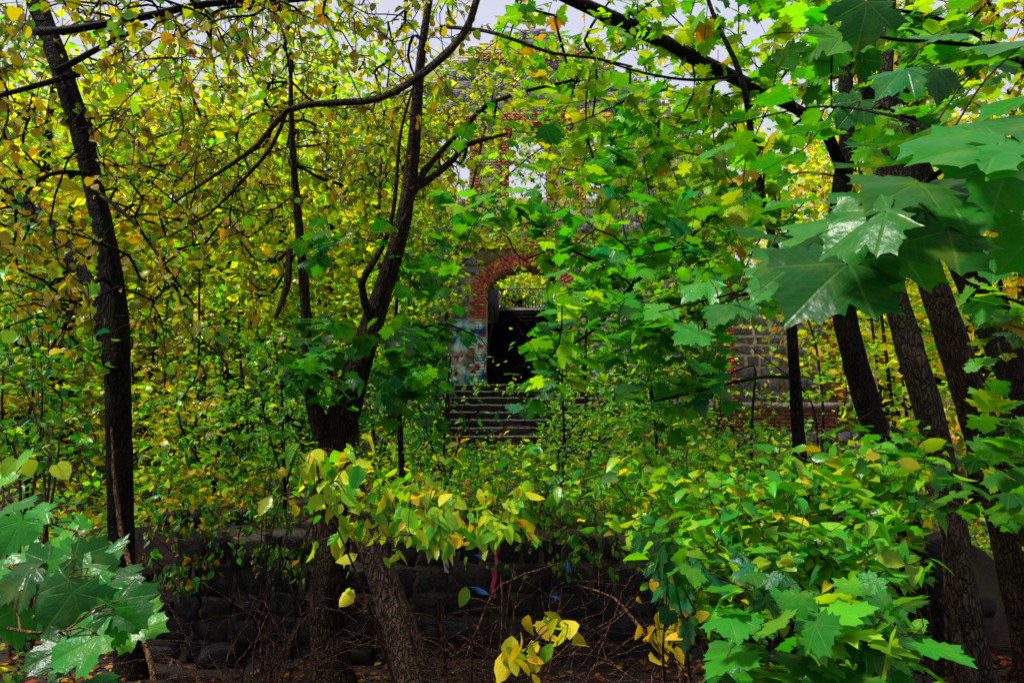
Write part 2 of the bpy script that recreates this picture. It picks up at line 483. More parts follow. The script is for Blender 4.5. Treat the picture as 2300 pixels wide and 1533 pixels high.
class Pieces:
    """pieces of one kind on one thing: the largest-showing up to `limit` become their own objects, the rest one stuff part"""
    def __init__(self, protos, mat, name):
        self.p, self.mat, self.name, self.items = protos, mat, name, []
    def add(self, c, size, rot=None, prio=0.0):
        self.items.append((np.asarray(c, float), np.asarray(size, float), rot, prio))
    def build(self, parent, limit=300):
        base = np.array(parent.location)
        meshes = []
        for k, (V, F) in enumerate(self.p):
            mb = MB(); mb.add(V, F); me = mb.mesh(self.name); me.materials.append(self.mat); meshes.append(me)
        self.items.sort(key=lambda t: -t[3])
        rest = MB()
        for q, (c, s, rot, pr) in enumerate(self.items):
            k = int(rng.integers(len(self.p)))
            flip = 1
            m3 = Matrix.Identity(3) if rot is None else rot
            if q < limit:
                o = bpy.data.objects.new(self.name, meshes[k]); COL.objects.link(o); o.parent = parent
                o.matrix_basis = Matrix.Translation(Vector(c - base)) @ m3.to_4x4() @ Matrix.Diagonal((*s, 1))
            else:
                V = (self.p[k][0] * s) @ np.array(m3).T + c
                rest.add(V, self.p[k][1])
        if rest.n:
            o = link_mesh("more_" + self.name + "s", rest.mesh("more_" + self.name, base=base), self.mat, parent)
            o["kind"] = "stuff"
def seg_wall(solid, x0, x1, z0, z1, dz, y0, y1, dx=0.04):
    """wall core as boxes row by row from a test solid(x, z)"""
    mb = MB()
    xs = np.arange(x0, x1 + 1e-6, dx); xm = (xs[:-1] + xs[1:]) / 2
    rows = []
    z = z0
    while z < z1 - 1e-6:
        s = solid(xm, np.full_like(xm, z + dz/2))
        iv = []; k = 0
        while k < len(s):
            if s[k]:
                e = k
                while e + 1 < len(s) and s[e+1]: e += 1
                iv.append((round(xs[k], 4), round(xs[e+1], 4))); k = e + 1
            else: k += 1
        rows.append((z, z+dz, tuple(iv))); z += dz
    merged = []
    for zz0, zz1, iv in rows:
        if merged and merged[-1][2] == iv: merged[-1] = (merged[-1][0], zz1, iv)
        else: merged.append((zz0, zz1, iv))
    for zz0, zz1, iv in merged:
        for a, b in iv: mb.box((a, y0, zz0), (b, y1, zz1))
    return mb

# ------------------------------------------------------------------ the ruined gatehouse
def build_ruin():
    y = FACE_Y
    X = lambda px: at(px, 766, y)[0]
    Z = lambda py: at(1150, py, y)[2]
    cx = X(1180); zt = Z(866)                        # doorway centre and threshold
    hw = 0.98; zs = Z(662); rise = 0.72; ring = 0.36
    xl, xr = X(735), X(1650)
    apex_x = (xl + xr)/2; z_eave = Z(395); z_apex = Z(50)
    z0 = 2.0
    wz0, wz1 = Z(446), Z(312)
    wins = [(X(970), X(1052)), (X(1143), X(1230)), (X(1322), X(1404))]
    wx = [(a+b)/2 for a, b in wins]; wh = [(b-a)/2 for a, b in wins]
    def in_arch(x, z, grow=0.0):
        a = hw + grow; b = rise + grow
        low = (np.abs(x-cx) < a) & (z > zt) & (z <= zs)
        up = ((x-cx)/a)**2 + ((z-zs)/b)**2 < 1
        return low | (up & (z > zs))
    def in_win(x, z, grow=0.0):
        r = np.zeros(np.shape(x), bool)
        for c, h in zip(wx, wh):
            a = h + grow
            low = (np.abs(x-c) < a) & (z > wz0-grow*.4) & (z <= wz1)
            up = ((x-c)/a)**2 + ((z-wz1)/(h*.8+grow))**2 < 1
            r |= low | (up & (z > wz1))
        return r
    gx = [0, X(1330)-X(1190), X(1520)-X(1190), X(1552)-X(1190), X(1650)-X(1190)]; gz = [Z(55), Z(108), Z(236), Z(278), Z(400)]
    prof = np.random.default_rng(5).normal(0, .06, 200)
    def solid(x, z, grow=0.0):
        slope = np.interp(np.abs(x-apex_x), gx, gz)
        slope = slope + prof[(np.abs(x*4).astype(int)) % 200]
        return (x > xl) & (x < xr) & (z < slope) & ~in_arch(x, z, grow) & ~in_win(x, z, grow)
    root = thing("ruined_gatehouse", "roofless violet-grey stone gatehouse with red brick arched doorway at top of steps", "ruin", (cx, y, z0))
    base = np.array(root.location)
    core = seg_wall(lambda x, z: solid(x, z), xl, xr, z0, z_apex, 0.08, y, y + .65)
    link_mesh("wall", core.mesh("wall", base=base), M['mortar'], root)
    # side walls and a slab added over the passage to keep it dark
    for xx in (xl, xr-.6):
        mb = MB(); mb.box((xx, y+.652, z0), (xx+.6, y+9.0, Z(470)))
        link_mesh("side_wall", mb.mesh("side_wall", base=base), M['stone'], root)
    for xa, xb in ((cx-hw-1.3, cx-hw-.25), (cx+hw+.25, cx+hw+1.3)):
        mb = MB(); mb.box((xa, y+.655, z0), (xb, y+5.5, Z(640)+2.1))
        link_mesh("passage_wall", mb.mesh("passage_wall", base=base), M['shade_stone'], root)
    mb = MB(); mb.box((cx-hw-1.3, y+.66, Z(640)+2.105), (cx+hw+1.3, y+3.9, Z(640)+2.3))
    link_mesh("shading_slab", mb.mesh("shading_slab", base=base), M['step'], root)
    mb = MB(); mb.box((cx-hw-.24, y+4.3, Z(640)-.35), (cx-hw+.22, y+5.2, Z(640)+1.0))
    link_mesh("plaster_pier", mb.mesh("plaster_pier", base=base), M['plaster'], root)
    # bricks: arch ring, jambs, window surrounds, bands, corner quoins
    bk = Pieces(BRICKS, M['brick'], "brick")
    n = 37
    for i in range(n):
        a = math.pi*(i+.5)/n
        px, pz = math.cos(a), math.sin(a)
        p = np.array([cx+(hw)*px, 0, zs+(rise)*pz])
        nr = unit(np.array([px*rise, 0, pz*hw]))
        th = math.atan2(nr[0], nr[2])
        lens = (ring*.64, ring*.34) if i % 2 else (ring*.34, ring*.64)
        d = 0.0
        for L in lens:
            c = p + nr*(d+L/2+.004)
            w = 0.078*(1 + (d+L/2)*.55)
            bk.add((c[0], y-.015, c[2]), (w, .05, L*.96), Matrix.Rotation(th, 3, 'Y'), 100+pz)
            d += L + .006
    def course(xa, xb, z, off, prio, yy=y, h=.066):
        x = xa; first = True
        while x < xb - .03:
            L = min((.11 if (off and first) else .225), xb-x); first = False
            if L > .04: bk.add((x+L/2, yy-.015, z), (L-.012, .05, h), None, prio)
            x += L
    ch = 0.0775
    k = 0; z = zt + ch/2 - 1.0*0
    while z < zs:
        e = .32 + .12*(k % 3 == 0)
        course(cx-hw-e, cx-hw, z, k % 2, 90); course(cx+hw, cx+hw+e, z, (k+1) % 2, 80)
        z += ch; k += 1
    for c, h in zip(wx, wh):
        z = wz0; k = 0
        while z < wz1:
            e = .20 + .10*((k//4) % 2)
            course(c-h-e, c-h, z, k % 2, 40); course(c+h, c+h+e, z, k % 2, 40)
            z += ch; k += 1
        for i in range(15):
            a = math.pi*(i+.5)/15
            nr = unit(np.array([math.cos(a)*h*.8, 0, math.sin(a)*h])); p = np.array([c+h*math.cos(a), 0, wz1+h*.8*math.sin(a)])
            q = p + nr*.15
            bk.add((q[0], y-.015, q[2]), (.095, .05, .28), Matrix.Rotation(math.atan2(nr[0], nr[2]), 3, 'Y'), 45)
    def hw_at(z): return max(0.0, (xr-xl)/2*min(1.0, (z_apex-z)/(z_apex-z_eave)))
    for zb, nn, xa, xb in ((Z(558), 4, xl+.05, xr-.05), (Z(277), 4, X(900), X(1485)), (Z(135), 3, X(1060), X(1320))):
        for k in range(nn): course(xa, xb, zb+k*ch, k % 2, 20, y-.035)
    z = z0 + .4; k = 0
    while z < z_eave:
        e = .3 + .18*((k//4) % 2)
        course(xl+.01, xl+e, z, k % 2, 30); course(xr-e, xr-.01, z, k % 2, 30)
        z += ch; k += 1
    bk.build(root, 300)
    # coursed stones
    st = Pieces(ROCKS, M['stone'], "stone")
    z = z0; r2 = np.random.default_rng(3)
    bands = [(Z(558)-.05, Z(558)+.30), (Z(277)-.05, Z(277)+.3), (Z(135)-.05, Z(135)+.22)]
    while z < z_apex:
        h = r2.uniform(.24, .34); zc = z + h/2; x = xl + .5 + r2.uniform(0, .2)
        while x < xr - .5:
            w = r2.uniform(.22, .48); c = x + w/2; x += w
            probe = np.array([c-w*.40, c, c+w*.40]); pz = np.full(3, zc)
            if zc + h*.4 > np.interp(abs(c-apex_x)+w*.4, gx, gz): continue
            g = in_arch(probe, pz, .42) | in_win(probe, pz, .27)
            if g.any(): continue
            if any(a < zc+h*.3 and zc-h*.3 < b for a, b in bands): continue
            u, v, _ = project([(c, y, zc)])
            pr = 10 if (930 < u[0] < 1330 and 540 < v[0] < 900) else (5 if 880 < u[0] < 1560 else 0)
            st.add((c, y-.002, zc), (w-.06, .045, h-.055), None, pr + r2.random())
        z += h
    st.build(root, 300)
    # ---- inner stairs, railing on the upper landing
    sroot = thing("inner_staircase", "stone stairs coloured black for shade, climbing inside the brick archway", "stairs", (cx, y+.7, zt))
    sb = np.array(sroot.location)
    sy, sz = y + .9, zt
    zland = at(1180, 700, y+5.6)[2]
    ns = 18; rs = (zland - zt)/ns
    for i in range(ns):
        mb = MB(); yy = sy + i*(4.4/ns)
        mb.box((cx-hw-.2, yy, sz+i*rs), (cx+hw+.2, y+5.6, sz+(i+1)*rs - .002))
        link_mesh("step", mb.mesh("step", base=sb), M['shade_stone'], sroot)
    for zz, hh in ((zland-.001, .12), (zland-.42, .07)):
        mb = MB(); mb.box((cx-hw-.2, sy+4.1, zz-hh), (cx+hw+.2, sy+4.16, zz)); link_mesh("landing_edge", mb.mesh("landing_edge", base=sb), M['coping'], sroot)
    rroot = thing("iron_railing", "thin black iron railing on the landing seen through the arch", "railing", (cx, y+5.4, zland))
    rb = np.array(rroot.location)
    zt2 = at(1180, 643, y+5.4)[2]
    for i in range(21):
        mb = MB(); xx = cx - 1.1 + i*.11
        mb.box((xx-.012, y+5.388, zland), (xx+.012, y+5.412, zt2))
        link_mesh("bar", mb.mesh("bar", base=rb), M['iron'], rroot)
    for zz in (zland+.08, zt2-.1):
        mb = MB(); mb.box((cx-1.15, y+5.375, zz), (cx+1.15, y+5.386, zz+.035))
        link_mesh("rail", mb.mesh("rail", base=rb), M['iron'], rroot)
    # ---- right wing wall
    wl_, wr_ = xr + .01, X(1902)
    ztop = Z(610)
    wroot = thing("wing_wall", "lower dark stone wing wall with buff mortar right of the gatehouse", "wall", ((wl_+wr_)/2, y, z0))
    wb = np.array(wroot.location)
    mb = MB(); mb.box((wl_, y+.2, z0), (wr_, y+.8, ztop))
    link_mesh("core", mb.mesh("core", base=wb), M['mortar'], wroot)
    st = Pieces(ROCKS, M['stone'], "stone"); bq = Pieces(BRICKS, M['brick'], "brick")
    z = z0
    while z < ztop - .1:
        h = r2.uniform(.22, .32); x = wl_ + .02
        while x < wr_ - .42:
            w = min(r2.uniform(.3, .62), wr_-.4-x)
            if w > .12: st.add((x+w/2, y+.198, z+h/2), (w-.07, .045, h-.06), None, r2.random())
            x += w
        z += h
    z = z0 + .03; k = 0
    while z < ztop - .05:
        e = .28 + .12*((k//3) % 2); x = wr_-e
        while x < wr_ - .03:
            L = min(.22, wr_-x); bq.add((x+L/2, y+.184, z), (L-.012, .06, .066), None, 1); x += L
        z += ch; k += 1
    st.build(wroot, 300); bq.build(wroot, 300)
    # ---- outer stairs
    oroot = thing("front_staircase", "wide mossy dark stone steps with pale worn edges leading up to the arch", "stairs", (cx, 15.0, 1.5))
    ob = np.array(oroot.location)
    nsteps = 10; zb = 1.5; rz = (zt - zb)/nsteps; y0s = 14.6; run = (y - .1 - y0s)/nsteps
    for i in range(nsteps):
        w = 2.55 if i < 3 else 1.75
        yy = y0s + i*run
        mb = MB(); mb.box((cx-w, yy+.03, zb+i*rz-.02), (cx+w, y-.02, zb+(i+1)*rz-.03))
        s = link_mesh("step", mb.mesh("step", base=ob), M['step'], oroot)
        # worn tread slab with a chipped front edge
        mb = MB(); xs = np.linspace(cx-w, cx+w, 26); fr = yy + np.abs(rng.normal(0, .022, 26))
        top = zb+(i+1)*rz - np.abs(rng.normal(0, .009, 26))
        V = []; 
        for a in range(26):
            V += [(xs[a], fr[a], top[a]-.03), (xs[a], fr[a], top[a]), (xs[a], yy+run+.02, top[a]-.001), (xs[a], yy+run+.02, top[a]-.03)]
        F = []
        for a in range(25):
            for q in range(4):
                F.append((a*4+q, (a+1)*4+q, (a+1)*4+(q+1) % 4, a*4+(q+1) % 4))
        mb.add(V, F)
        mb.add(V[:4], [(0, 1, 2, 3)]); mb.add(V[-4:], [(3, 2, 1, 0)])
        link_mesh("tread", mb.mesh("tread", base=ob), M['nosing'], s)
    # ---- terrace parapets left and right of the stairs
    def parapet(pxa, pxb, yw, label):
        a = at(pxa, 905, yw)[0]; b = at(pxb, 905, yw)[0]
        zt_ = at(1150, 904, yw)[2]; zb_ = at(1150, 1020, yw)[2] - .3
        root = thing("brick_parapet", label, "parapet", ((a+b)/2, yw, zb_))
        bs = np.array(root.location)
        mb = MB(); mb.box((a, yw, zb_), (b, yw+.5, zt_-.13))
        link_mesh("core", mb.mesh("core", base=bs), M['mortar'], root)
        mb = MB(); x = a - .03
        while x < b:
            L = min(rng.uniform(.7, 1.0), b+.03-x)
            cp = MB(); cp.box((x+.004, yw-.07, zt_-.125), (x+L-.004, yw+.55, zt_))
            link_mesh("coping_stone", cp.mesh("coping_stone", base=bs), M['coping'], root); x += L
        bp = Pieces(BRICKS, M['brick_dark'], "brick"); sp = Pieces(ROCKS, M['stone'], "stone")
        z = zt_ - .17; k = 0
        while z > zt_ - .60:
            x = a
            while x < b-.03:
                L = min(.11 if (k % 2 and x == a) else .225, b-x)
                if L > .04: bp.add((x+L/2, yw-.012, z), (L-.012, .05, .066), None, 1)
                x += L
            z -= ch; k += 1
        z -= .08
        while z > zb_:
            x = a
            while x < b - .1:
                L = min(rng.uniform(.25, .5), b-x); sp.add((x+L/2, yw-.002, z), (L-.05, .08, .22), None, 1); x += L
            z -= .26
        bp.build(root, 300); sp.build(root, 300)
    parapet(800, 962, 15.2, "short weathered brick parapet with pale coping left of the front steps")
    parapet(1372, 1926, 15.4, "long weathered brick parapet with pink coping right of the front steps")
build_ruin()

# ------------------------------------------------------------------ the dark retaining wall near the camera
def build_retaining():
    x0, x1 = at(330, 1400, WALL_Y)[0], 3.6
    zt_ = 1.05
    root = thing("retaining_wall", "low dark rough stone retaining wall sprayed with graffiti behind the bare twigs", "wall", ((x0+x1)/2, WALL_Y, 0))
    base = np.array(root.location)
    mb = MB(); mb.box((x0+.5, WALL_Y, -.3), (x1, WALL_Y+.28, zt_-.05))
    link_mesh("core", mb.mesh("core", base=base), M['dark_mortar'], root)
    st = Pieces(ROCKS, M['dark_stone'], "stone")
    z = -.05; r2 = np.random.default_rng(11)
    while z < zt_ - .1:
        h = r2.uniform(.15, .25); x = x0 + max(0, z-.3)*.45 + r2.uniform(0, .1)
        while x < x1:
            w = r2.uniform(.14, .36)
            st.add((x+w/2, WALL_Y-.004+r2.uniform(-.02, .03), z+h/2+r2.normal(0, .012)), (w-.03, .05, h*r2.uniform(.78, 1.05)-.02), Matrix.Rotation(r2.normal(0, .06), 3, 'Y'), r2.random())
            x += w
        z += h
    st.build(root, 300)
    # sprayed marks: thin paint patches on the wall face
    def mark(pts, wid, mat):
        mb = MB(); P = [at(px, py, WALL_Y-.115) for px, py in pts]
        V = []; F = []
        for i, p in enumerate(P):
            w = wid*(.6+.8*rng.random())
            V += [(p[0]-w, p[1]+rng.normal(0, .006), p[2]), (p[0]+w, p[1]+rng.normal(0, .006), p[2]), (p[0]+w, p[1]+.03, p[2]), (p[0]-w, p[1]+.03, p[2])]
        for i in range(len(P)-1):
            for q in range(4): F.append((i*4+q, i*4+(q+1) % 4, i*4+4+(q+1) % 4, i*4+4+q))
        mb.add(V, F)
        link_mesh("paint_mark", mb.mesh("paint_mark", base=base), mat, root)
    mark([(1101, 1196), (1113, 1212), (1120, 1228), (1115, 1250), (1117, 1268)], .016, M['paint_pink'])
    mark([(1108, 1275), (1112, 1296), (1106, 1318), (1111, 1342)], .018, M['paint_pink'])
    mark([(1112, 1176), (1120, 1186), (1128, 1192)], .03, M['paint_blue'])
    mark([(1072, 1246), (1080, 1253)], .02, M['paint_blue'])
    mark([(1274, 1262), (1278, 1284)], .014, M['paint_blue'])
    mark([(1062, 1318), (1078, 1326), (1086, 1334)], .03, M['paint_blue'])
    mark([(1240, 1338), (1252, 1345)], .03, M['paint_blue'])
    mark([(1000, 1255), (1004, 1285)], .02, M['paint_white'])
    # loose blocks by the broken end
    for k, (px, py, Y, s) in enumerate([(400, 1205, 6.8, (.24, .2, .15)), (455, 1235, 6.75, (.22, .2, .16)), (540, 1195, 6.9, (.26, .2, .14)), (505, 1265, 6.1, (.3, .24, .17)), (575, 1160, 7.2, (.2, .16, .14))]):
        p = at(px, py, Y)
        mb = MB(); bm_ = bmesh.new(); bmesh.ops.create_cube(bm_, size=1.0)
        bmesh.ops.subdivide_edges(bm_, edges=bm_.edges[:], cuts=3, use_grid_fill=True)
        bm_.verts.index_update()
        V = np.array([v.co[:] for v in bm_.verts]); F = np.array([[v.index for v in f.verts] for f in bm_.faces]); bm_.free()
        ln = np.linalg.norm(V, axis=1, keepdims=True)
        V = V*(1 - .16*np.clip(ln-.55, 0, 1)/.3)
        for fq in range(4):
            ph = np.random.default_rng(40+k*7+fq).normal(0, 3, (3, 3)); V = V + .03*np.sin(V @ ph*(1+fq)*.7 + fq)
        W = V*np.array(s)
        a = rng.normal(0, .3); c, s_ = math.cos(a), math.sin(a)
        W = W @ np.array([[c, -s_, 0], [s_, c, 0], [0, 0, 1]]).T
        g = float(ground_h(p[0], p[1]))
        mb.add(W, F)
        me_ = mb.mesh("stone_block")
        o = link_mesh("stone_block", me_, M['dark_stone'], None, (p[0], p[1], g + s[2]*.42))
        tag(o, ["dark tumbled block farthest left beside the slim left trunk", "squarish fallen block with litter on it near the wall's broken end", "dark block lying on the wall's stepped end",
                "largest tumbled block low against the retaining wall's left end", "small block highest up the slope above the broken wall end"][k], "stone block", "tumbled blocks at the wall's left end")
build_retaining()

# ------------------------------------------------------------------ leaf shapes (base at origin, tip +Y, upper side +Z, unit length)
def leaf_ovate(w=.31, fold=.10, droop=.10):
    m = [(0, 0), (0, .3), (0, .65), (0, 1.0)]
    s = [(.62*w/.31*.31, .16), (w, .42), (.66*w, .76)]
    V = [(x, y, -droop*y*y) for x, y in m] + [(x, y, fold*x/w - droop*y*y) for x, y in s] + [(-x, y, fold*x/w - droop*y*y) for x, y in s]
    F = []
    for o, fl in ((4, 1), (7, -1)):
        t = [(0, o, 1), (o, o+1, 1), (1, o+1, 2), (o+1, o+2, 2), (2, o+2, 3)]
        F += [x[::fl] for x in t]
    return np.array(V), np.array(F)
def leaf_round(w=.44, fold=.05, droop=.12):
    m = [(0, .0), (0, .4), (0, 1.0)]
    s = [(.22, -.08), (.42, .12), (.46, .42), (.30, .72)]
    V = [(x, y, -droop*y*y) for x, y in m] + [(x*w/.44, y, fold*x - droop*y*y) for x, y in s] + [(-x*w/.44, y, fold*x - droop*y*y) for x, y in s]
    F = []
    for o, fl in ((3, 1), (7, -1)):
        t = [(0, o, 1), (o, o+1, 1), (o+1, o+2, 1), (o+2, o+3, 1), (1, o+3, 2)]
        F += [x[::fl] for x in t]
    return np.array(V), np.array(F)
MAPLE = [(.0, -.02), (.10, -.12), (.30, -.22), (.36, -.14), (.58, -.18), (.53, -.04), (.50, .06),
         (.70, .08), (.72, .20), (.90, .34), (.74, .40), (.72, .54), (.56, .52), (.40, .50),
         (.46, .68), (.36, .72), (.32, .88), (.17, .88), (.0, 1.08)]
def leaf_maple(droop=.18, pleat=.05, rings=1, seed=0):
    r = np.random.default_rng(seed)
    half = np.array(MAPLE)
    left = half[1:-1][::-1]*np.array([-1, 1])
    O = np.vstack([half, left])*.82
    O = O + r.normal(0, .012, O.shape)
    if rings > 1:                                  # hollow curves between the pointed teeth
        nx = np.roll(O, -1, 0); md = (O+nx)/2; ctr = np.array([0, .25])
        md = md + (ctr-md)*.045 + r.normal(0, .006, md.shape)
        O = np.stack([O, md], 1).reshape(-1, 2)
    c = np.array([0, .16])
    n = len(O); V = [np.array([[*c]])]
    for k in range(1, rings+1):
        t = k/rings; circ = unit(O-c)*.32
        V.append(c + ((O-c)*t**.6 + circ*(1-t**.6))*t if rings > 1 else c + (O-c)*t)
    P = np.vstack(V)
    rr = np.hypot(P[:, 0], P[:, 1]-.0); th = np.arctan2(P[:, 0], P[:, 1])
    z = -droop*rr**2*(1+.5*np.sin(th*2+r.random()*6)) + pleat*rr**1.7*np.abs(np.sin(th*180/52))
    z = z + .03*rr*np.sin(P[:, 0]*7+r.random()*6)*np.sin(P[:, 1]*6+r.random()*6)
    V3 = np.column_stack([P, z])
    F3 = [(0, 1+j, 1+(j+1) % n) for j in range(n)]
    F = np.array(F3)[:, ::1]
    Q = []
    for k in range(1, rings):
        a = 1+(k-1)*n; b = 1+k*n
        for j in range(n):
            Q.append((a+j, a+(j+1) % n, b+(j+1) % n)); Q.append((a+j, b+(j+1) % n, b+j))
    if Q: F = np.vstack([F, np.array(Q)[:, ::-1]])
    return V3, F
def leaf_tiny(w=.33):
    return np.array([(0, 0, 0), (w, .45, .06), (0, 1, -.08), (-w, .45, .06), (0, .5, 0)]), np.array([(0, 1, 4), (1, 2, 4), (2, 3, 4), (3, 0, 4)])
LEAF = {'ovate': [leaf_ovate(), leaf_ovate(.25, .06, .30), leaf_ovate(.35, .18, .02), leaf_ovate(.29, .22, .42), leaf_ovate(.32, -.08, -.12)],
        'round': [leaf_round(), leaf_round(.40, .12, .25), leaf_round(.46, -.05, .05), leaf_round(.36, .30, .45), leaf_round(.42, .2, -.2)],
        'maple': [leaf_maple(.15, .05, 1, 0), leaf_maple(.35, .08, 1, 1), leaf_maple(.0, .06, 1, 2), leaf_maple(.55, .12, 1, 8), leaf_maple(-.15, .1, 1, 9)],
        'maple_hi': [leaf_maple(.18, .07, 4, 3), leaf_maple(.40, .10, 4, 4), leaf_maple(.05, .08, 4, 5), leaf_maple(.28, .12, 4, 6)],
        'tiny': [leaf_tiny(), leaf_tiny(.42)]}
LEAF_ME = {}
def leaf_mesh(kind, k):
    k = k % len(LEAF[kind])
    if (kind, k) not in LEAF_ME:
        V, F = LEAF[kind][k]
        mb = MB(); mb.add(V, F)
        me = mb.mesh("leaf", True)
        me.materials.append(M['leaf_palm'] if kind.startswith('maple') else M['leaf_pinnate'])
        LEAF_ME[(kind, k)] = me
    return LEAF_ME[(kind, k)]

# linear base colours
C_ = dict(dgreen=(.010, .095, .012), green=(.024, .24, .018), mgreen=(.075, .35, .012), olive=(.17, .17, .010), lime=(.25, .48, .014), yg=(.40, .48, .012),
          yellow=(.55, .43, .012), gold=(.50, .29, .010), ochre=(.28, .17, .008), orange=(.55, .17, .012), brown=(.12, .055, .02), red=(.30, .03, .02), teal=(.014, .15, .055))
def palette(spec):
    names = list(spec); w = np.array([spec[n] for n in names], float); w /= w.sum()
    return np.array([C_[n] for n in names]), w
def pick(pal, n):
    cols, w = pal
    k = rng.choice(len(w), n, p=w)
    c = cols[k]
    k2 = rng.choice(len(w), n, p=w)
    t = rng.random((n, 1))*.35
    c = c*(1-t) + cols[k2]*t
    return np.clip(c*rng.uniform(.72, 1.28, (n, 1)), 0, .9)

# ------------------------------------------------------------------ growing twigs towards foliage points
def grow(nodes, attract, bf=0.25, maxseg=.45, jit=.035):
    """joins every point of `attract` to the network `nodes` (n,3) by short paths; returns nodes, parents"""
    nd = [np.asarray(p) for p in nodes]; n0 = len(nd)
    par = list(range(-1, n0-1)); plen = [0.0]*n0
    A = np.asarray(attract, float); m = len(A)
    left = np.ones(m, bool)
    B = np.array(nodes)
    D = np.linalg.norm(A[:, None]-B[None], axis=2)
    best = D.argmin(1); cost = D.min(1)
    end = np.zeros(m, int)
    for _ in range(m):
        i = int(np.where(left, cost, 1e9).argmin())
        left[i] = False
        q = nd[best[i]]; v = A[i]-q; L = np.linalg.norm(v)
        k = max(1, int(L/maxseg)+1); prev = int(best[i])
        new = []
        for s in range(1, k+1):
            p = q + v*s/k
            if s < k: p = p + rng.normal(0, jit*min(1, L), 3) + np.array([0, 0, .10*L*math.sin(math.pi*s/k)])
            nd.append(p); par.append(prev); plen.append(plen[prev]+L/k); prev = len(nd)-1
            new.append(prev)
        end[i] = prev
        for j in new:
            c = np.linalg.norm(A-nd[j], axis=1) + bf*plen[j]
            up = c < cost
            cost[up] = c[up]; best[up] = j
    return np.array(nd), np.array(par), n0, end
def twig_mesh(nd, par, n0, rmin, rmax, power=.42, sides=4):
    cnt = np.ones(len(nd))
    for i in range(len(nd)-1, n0-1, -1): cnt[par[i]] += cnt[i]
    rad = np.minimum(rmin*cnt**power, rmax)
    kids = {}
    for i in range(n0, len(nd)): kids.setdefault(int(par[i]), []).append(i)
    mb = MB(); done = set()
    for i in range(n0, len(nd)):
        if i in done: continue
        chain = [int(par[i])]; j = i
        while True:
            chain.append(j); done.add(j)
            ks = [k for k in kids.get(j, []) if k not in done]
            if not ks: break
            j = max(ks, key=lambda k: cnt[k])
        P = nd[chain]; r = rad[chain].copy(); r[0] = r[1]
        if len(P) > 2: P, r = smooth_path(P, r, .16)
        tube(mb, P, r, sides, 0, False)
    return mb

CLEAR = []       # (px0, py0, px1, py1, depth beyond which it does not matter, chance a leaf stays)
def keep_mask(P):
    u, v, f = project(P)
    k = np.ones(len(u), bool)
    for x0, y0, x1, y1, d, ch in CLEAR:
        inb = (u > x0) & (u < x1) & (v > y0) & (v < y1) & (P[:, 1] < d)
        k &= ~(inb & (rng.random(len(u)) > ch))
    return k
CLEAR += [(1092, 615, 1180, 700, 18, .12), (1095, 690, 1205, 862, 18, .15), (1012, 690, 1094, 850, 18, .12), (1045, 560, 1150, 690, 18, .16), (1150, 570, 1215, 690, 18, .45),
          (215, 420, 300, 1230, 5.4, .12), (90, 60, 220, 420, 5.4, .25), (880, 160, 960, 500, 5.5, .5), (655, 440, 700, 700, 5.5, .4), (790, 1215, 960, 1533, 5.2, .1),
          (1880, 640, 1990, 1000, 6, .25), (1980, 600, 2160, 960, 6, .2), (2080, 960, 2240, 1500, 6, .3), (1640, 680, 1880, 880, 15, .35), (1600, 895, 1900, 960, 15, .4),
          (1000, 885, 1210, 1000, 14, .25), (1880, 150, 1990, 330, 5, .3), (1755, 690, 1800, 920, 4.6, .15), (2070, 420, 2190, 640, 6, .3)]

def leaves_at(P, T, kind, size, pal, per, style):
    """frames for leaves round the twig ends P with twig directions T"""
    n = len(P)*per
    Q = np.repeat(P, per, 0); D = np.repeat(T, per, 0)
    Q = Q - D*rng.random((n, 1))*size*2.2 + rng.normal(0, size*.35, (n, 3))
    side = rng.normal(0, 1, (n, 3)); side[:, 2] *= .35
    if style == 'hang':       # leaf blades hanging, faces turned every way
        d = unit(D*.4 + unit(side)*.6 + np.array([0, 0, -.75]) + rng.normal(0, .2, (n, 3)))
        nr = rng.normal(0, .6, (n, 3)) + np.array([0, -.25, .75])
    elif style == 'flat':     # layered blades, faces to the sky
        d = unit(D*.5 + unit(side)*.9 + np.array([0, 0, -.35]))
        nr = rng.normal(0, .28, (n, 3)) + np.array([0, -.12, 1.0])
    else:
        d = unit(D*.4 + unit(side) + np.array([0, 0, -.2]))
        nr = rng.normal(0, .5, (n, 3)) + np.array([0, -.2, .9])
    xx = unit(np.cross(d, nr)); zz = np.cross(xx, d)
    s = size*rng.uniform(.42, 1.32, n)
    c = pick(pal, n)
    tint = np.repeat(rng.uniform(.8, 1.2, (len(P), 3)), per, 0)
    return dict(p=Q, x=xx, y=d, z=zz, s=s, c=np.clip(c*tint, 0, .9), kind=np.full(n, kind), var=rng.integers(len(LEAF[kind]), size=n))
def join_leaves(L):
    return {k: np.concatenate([l[k] for l in L]) for k in L[0]}
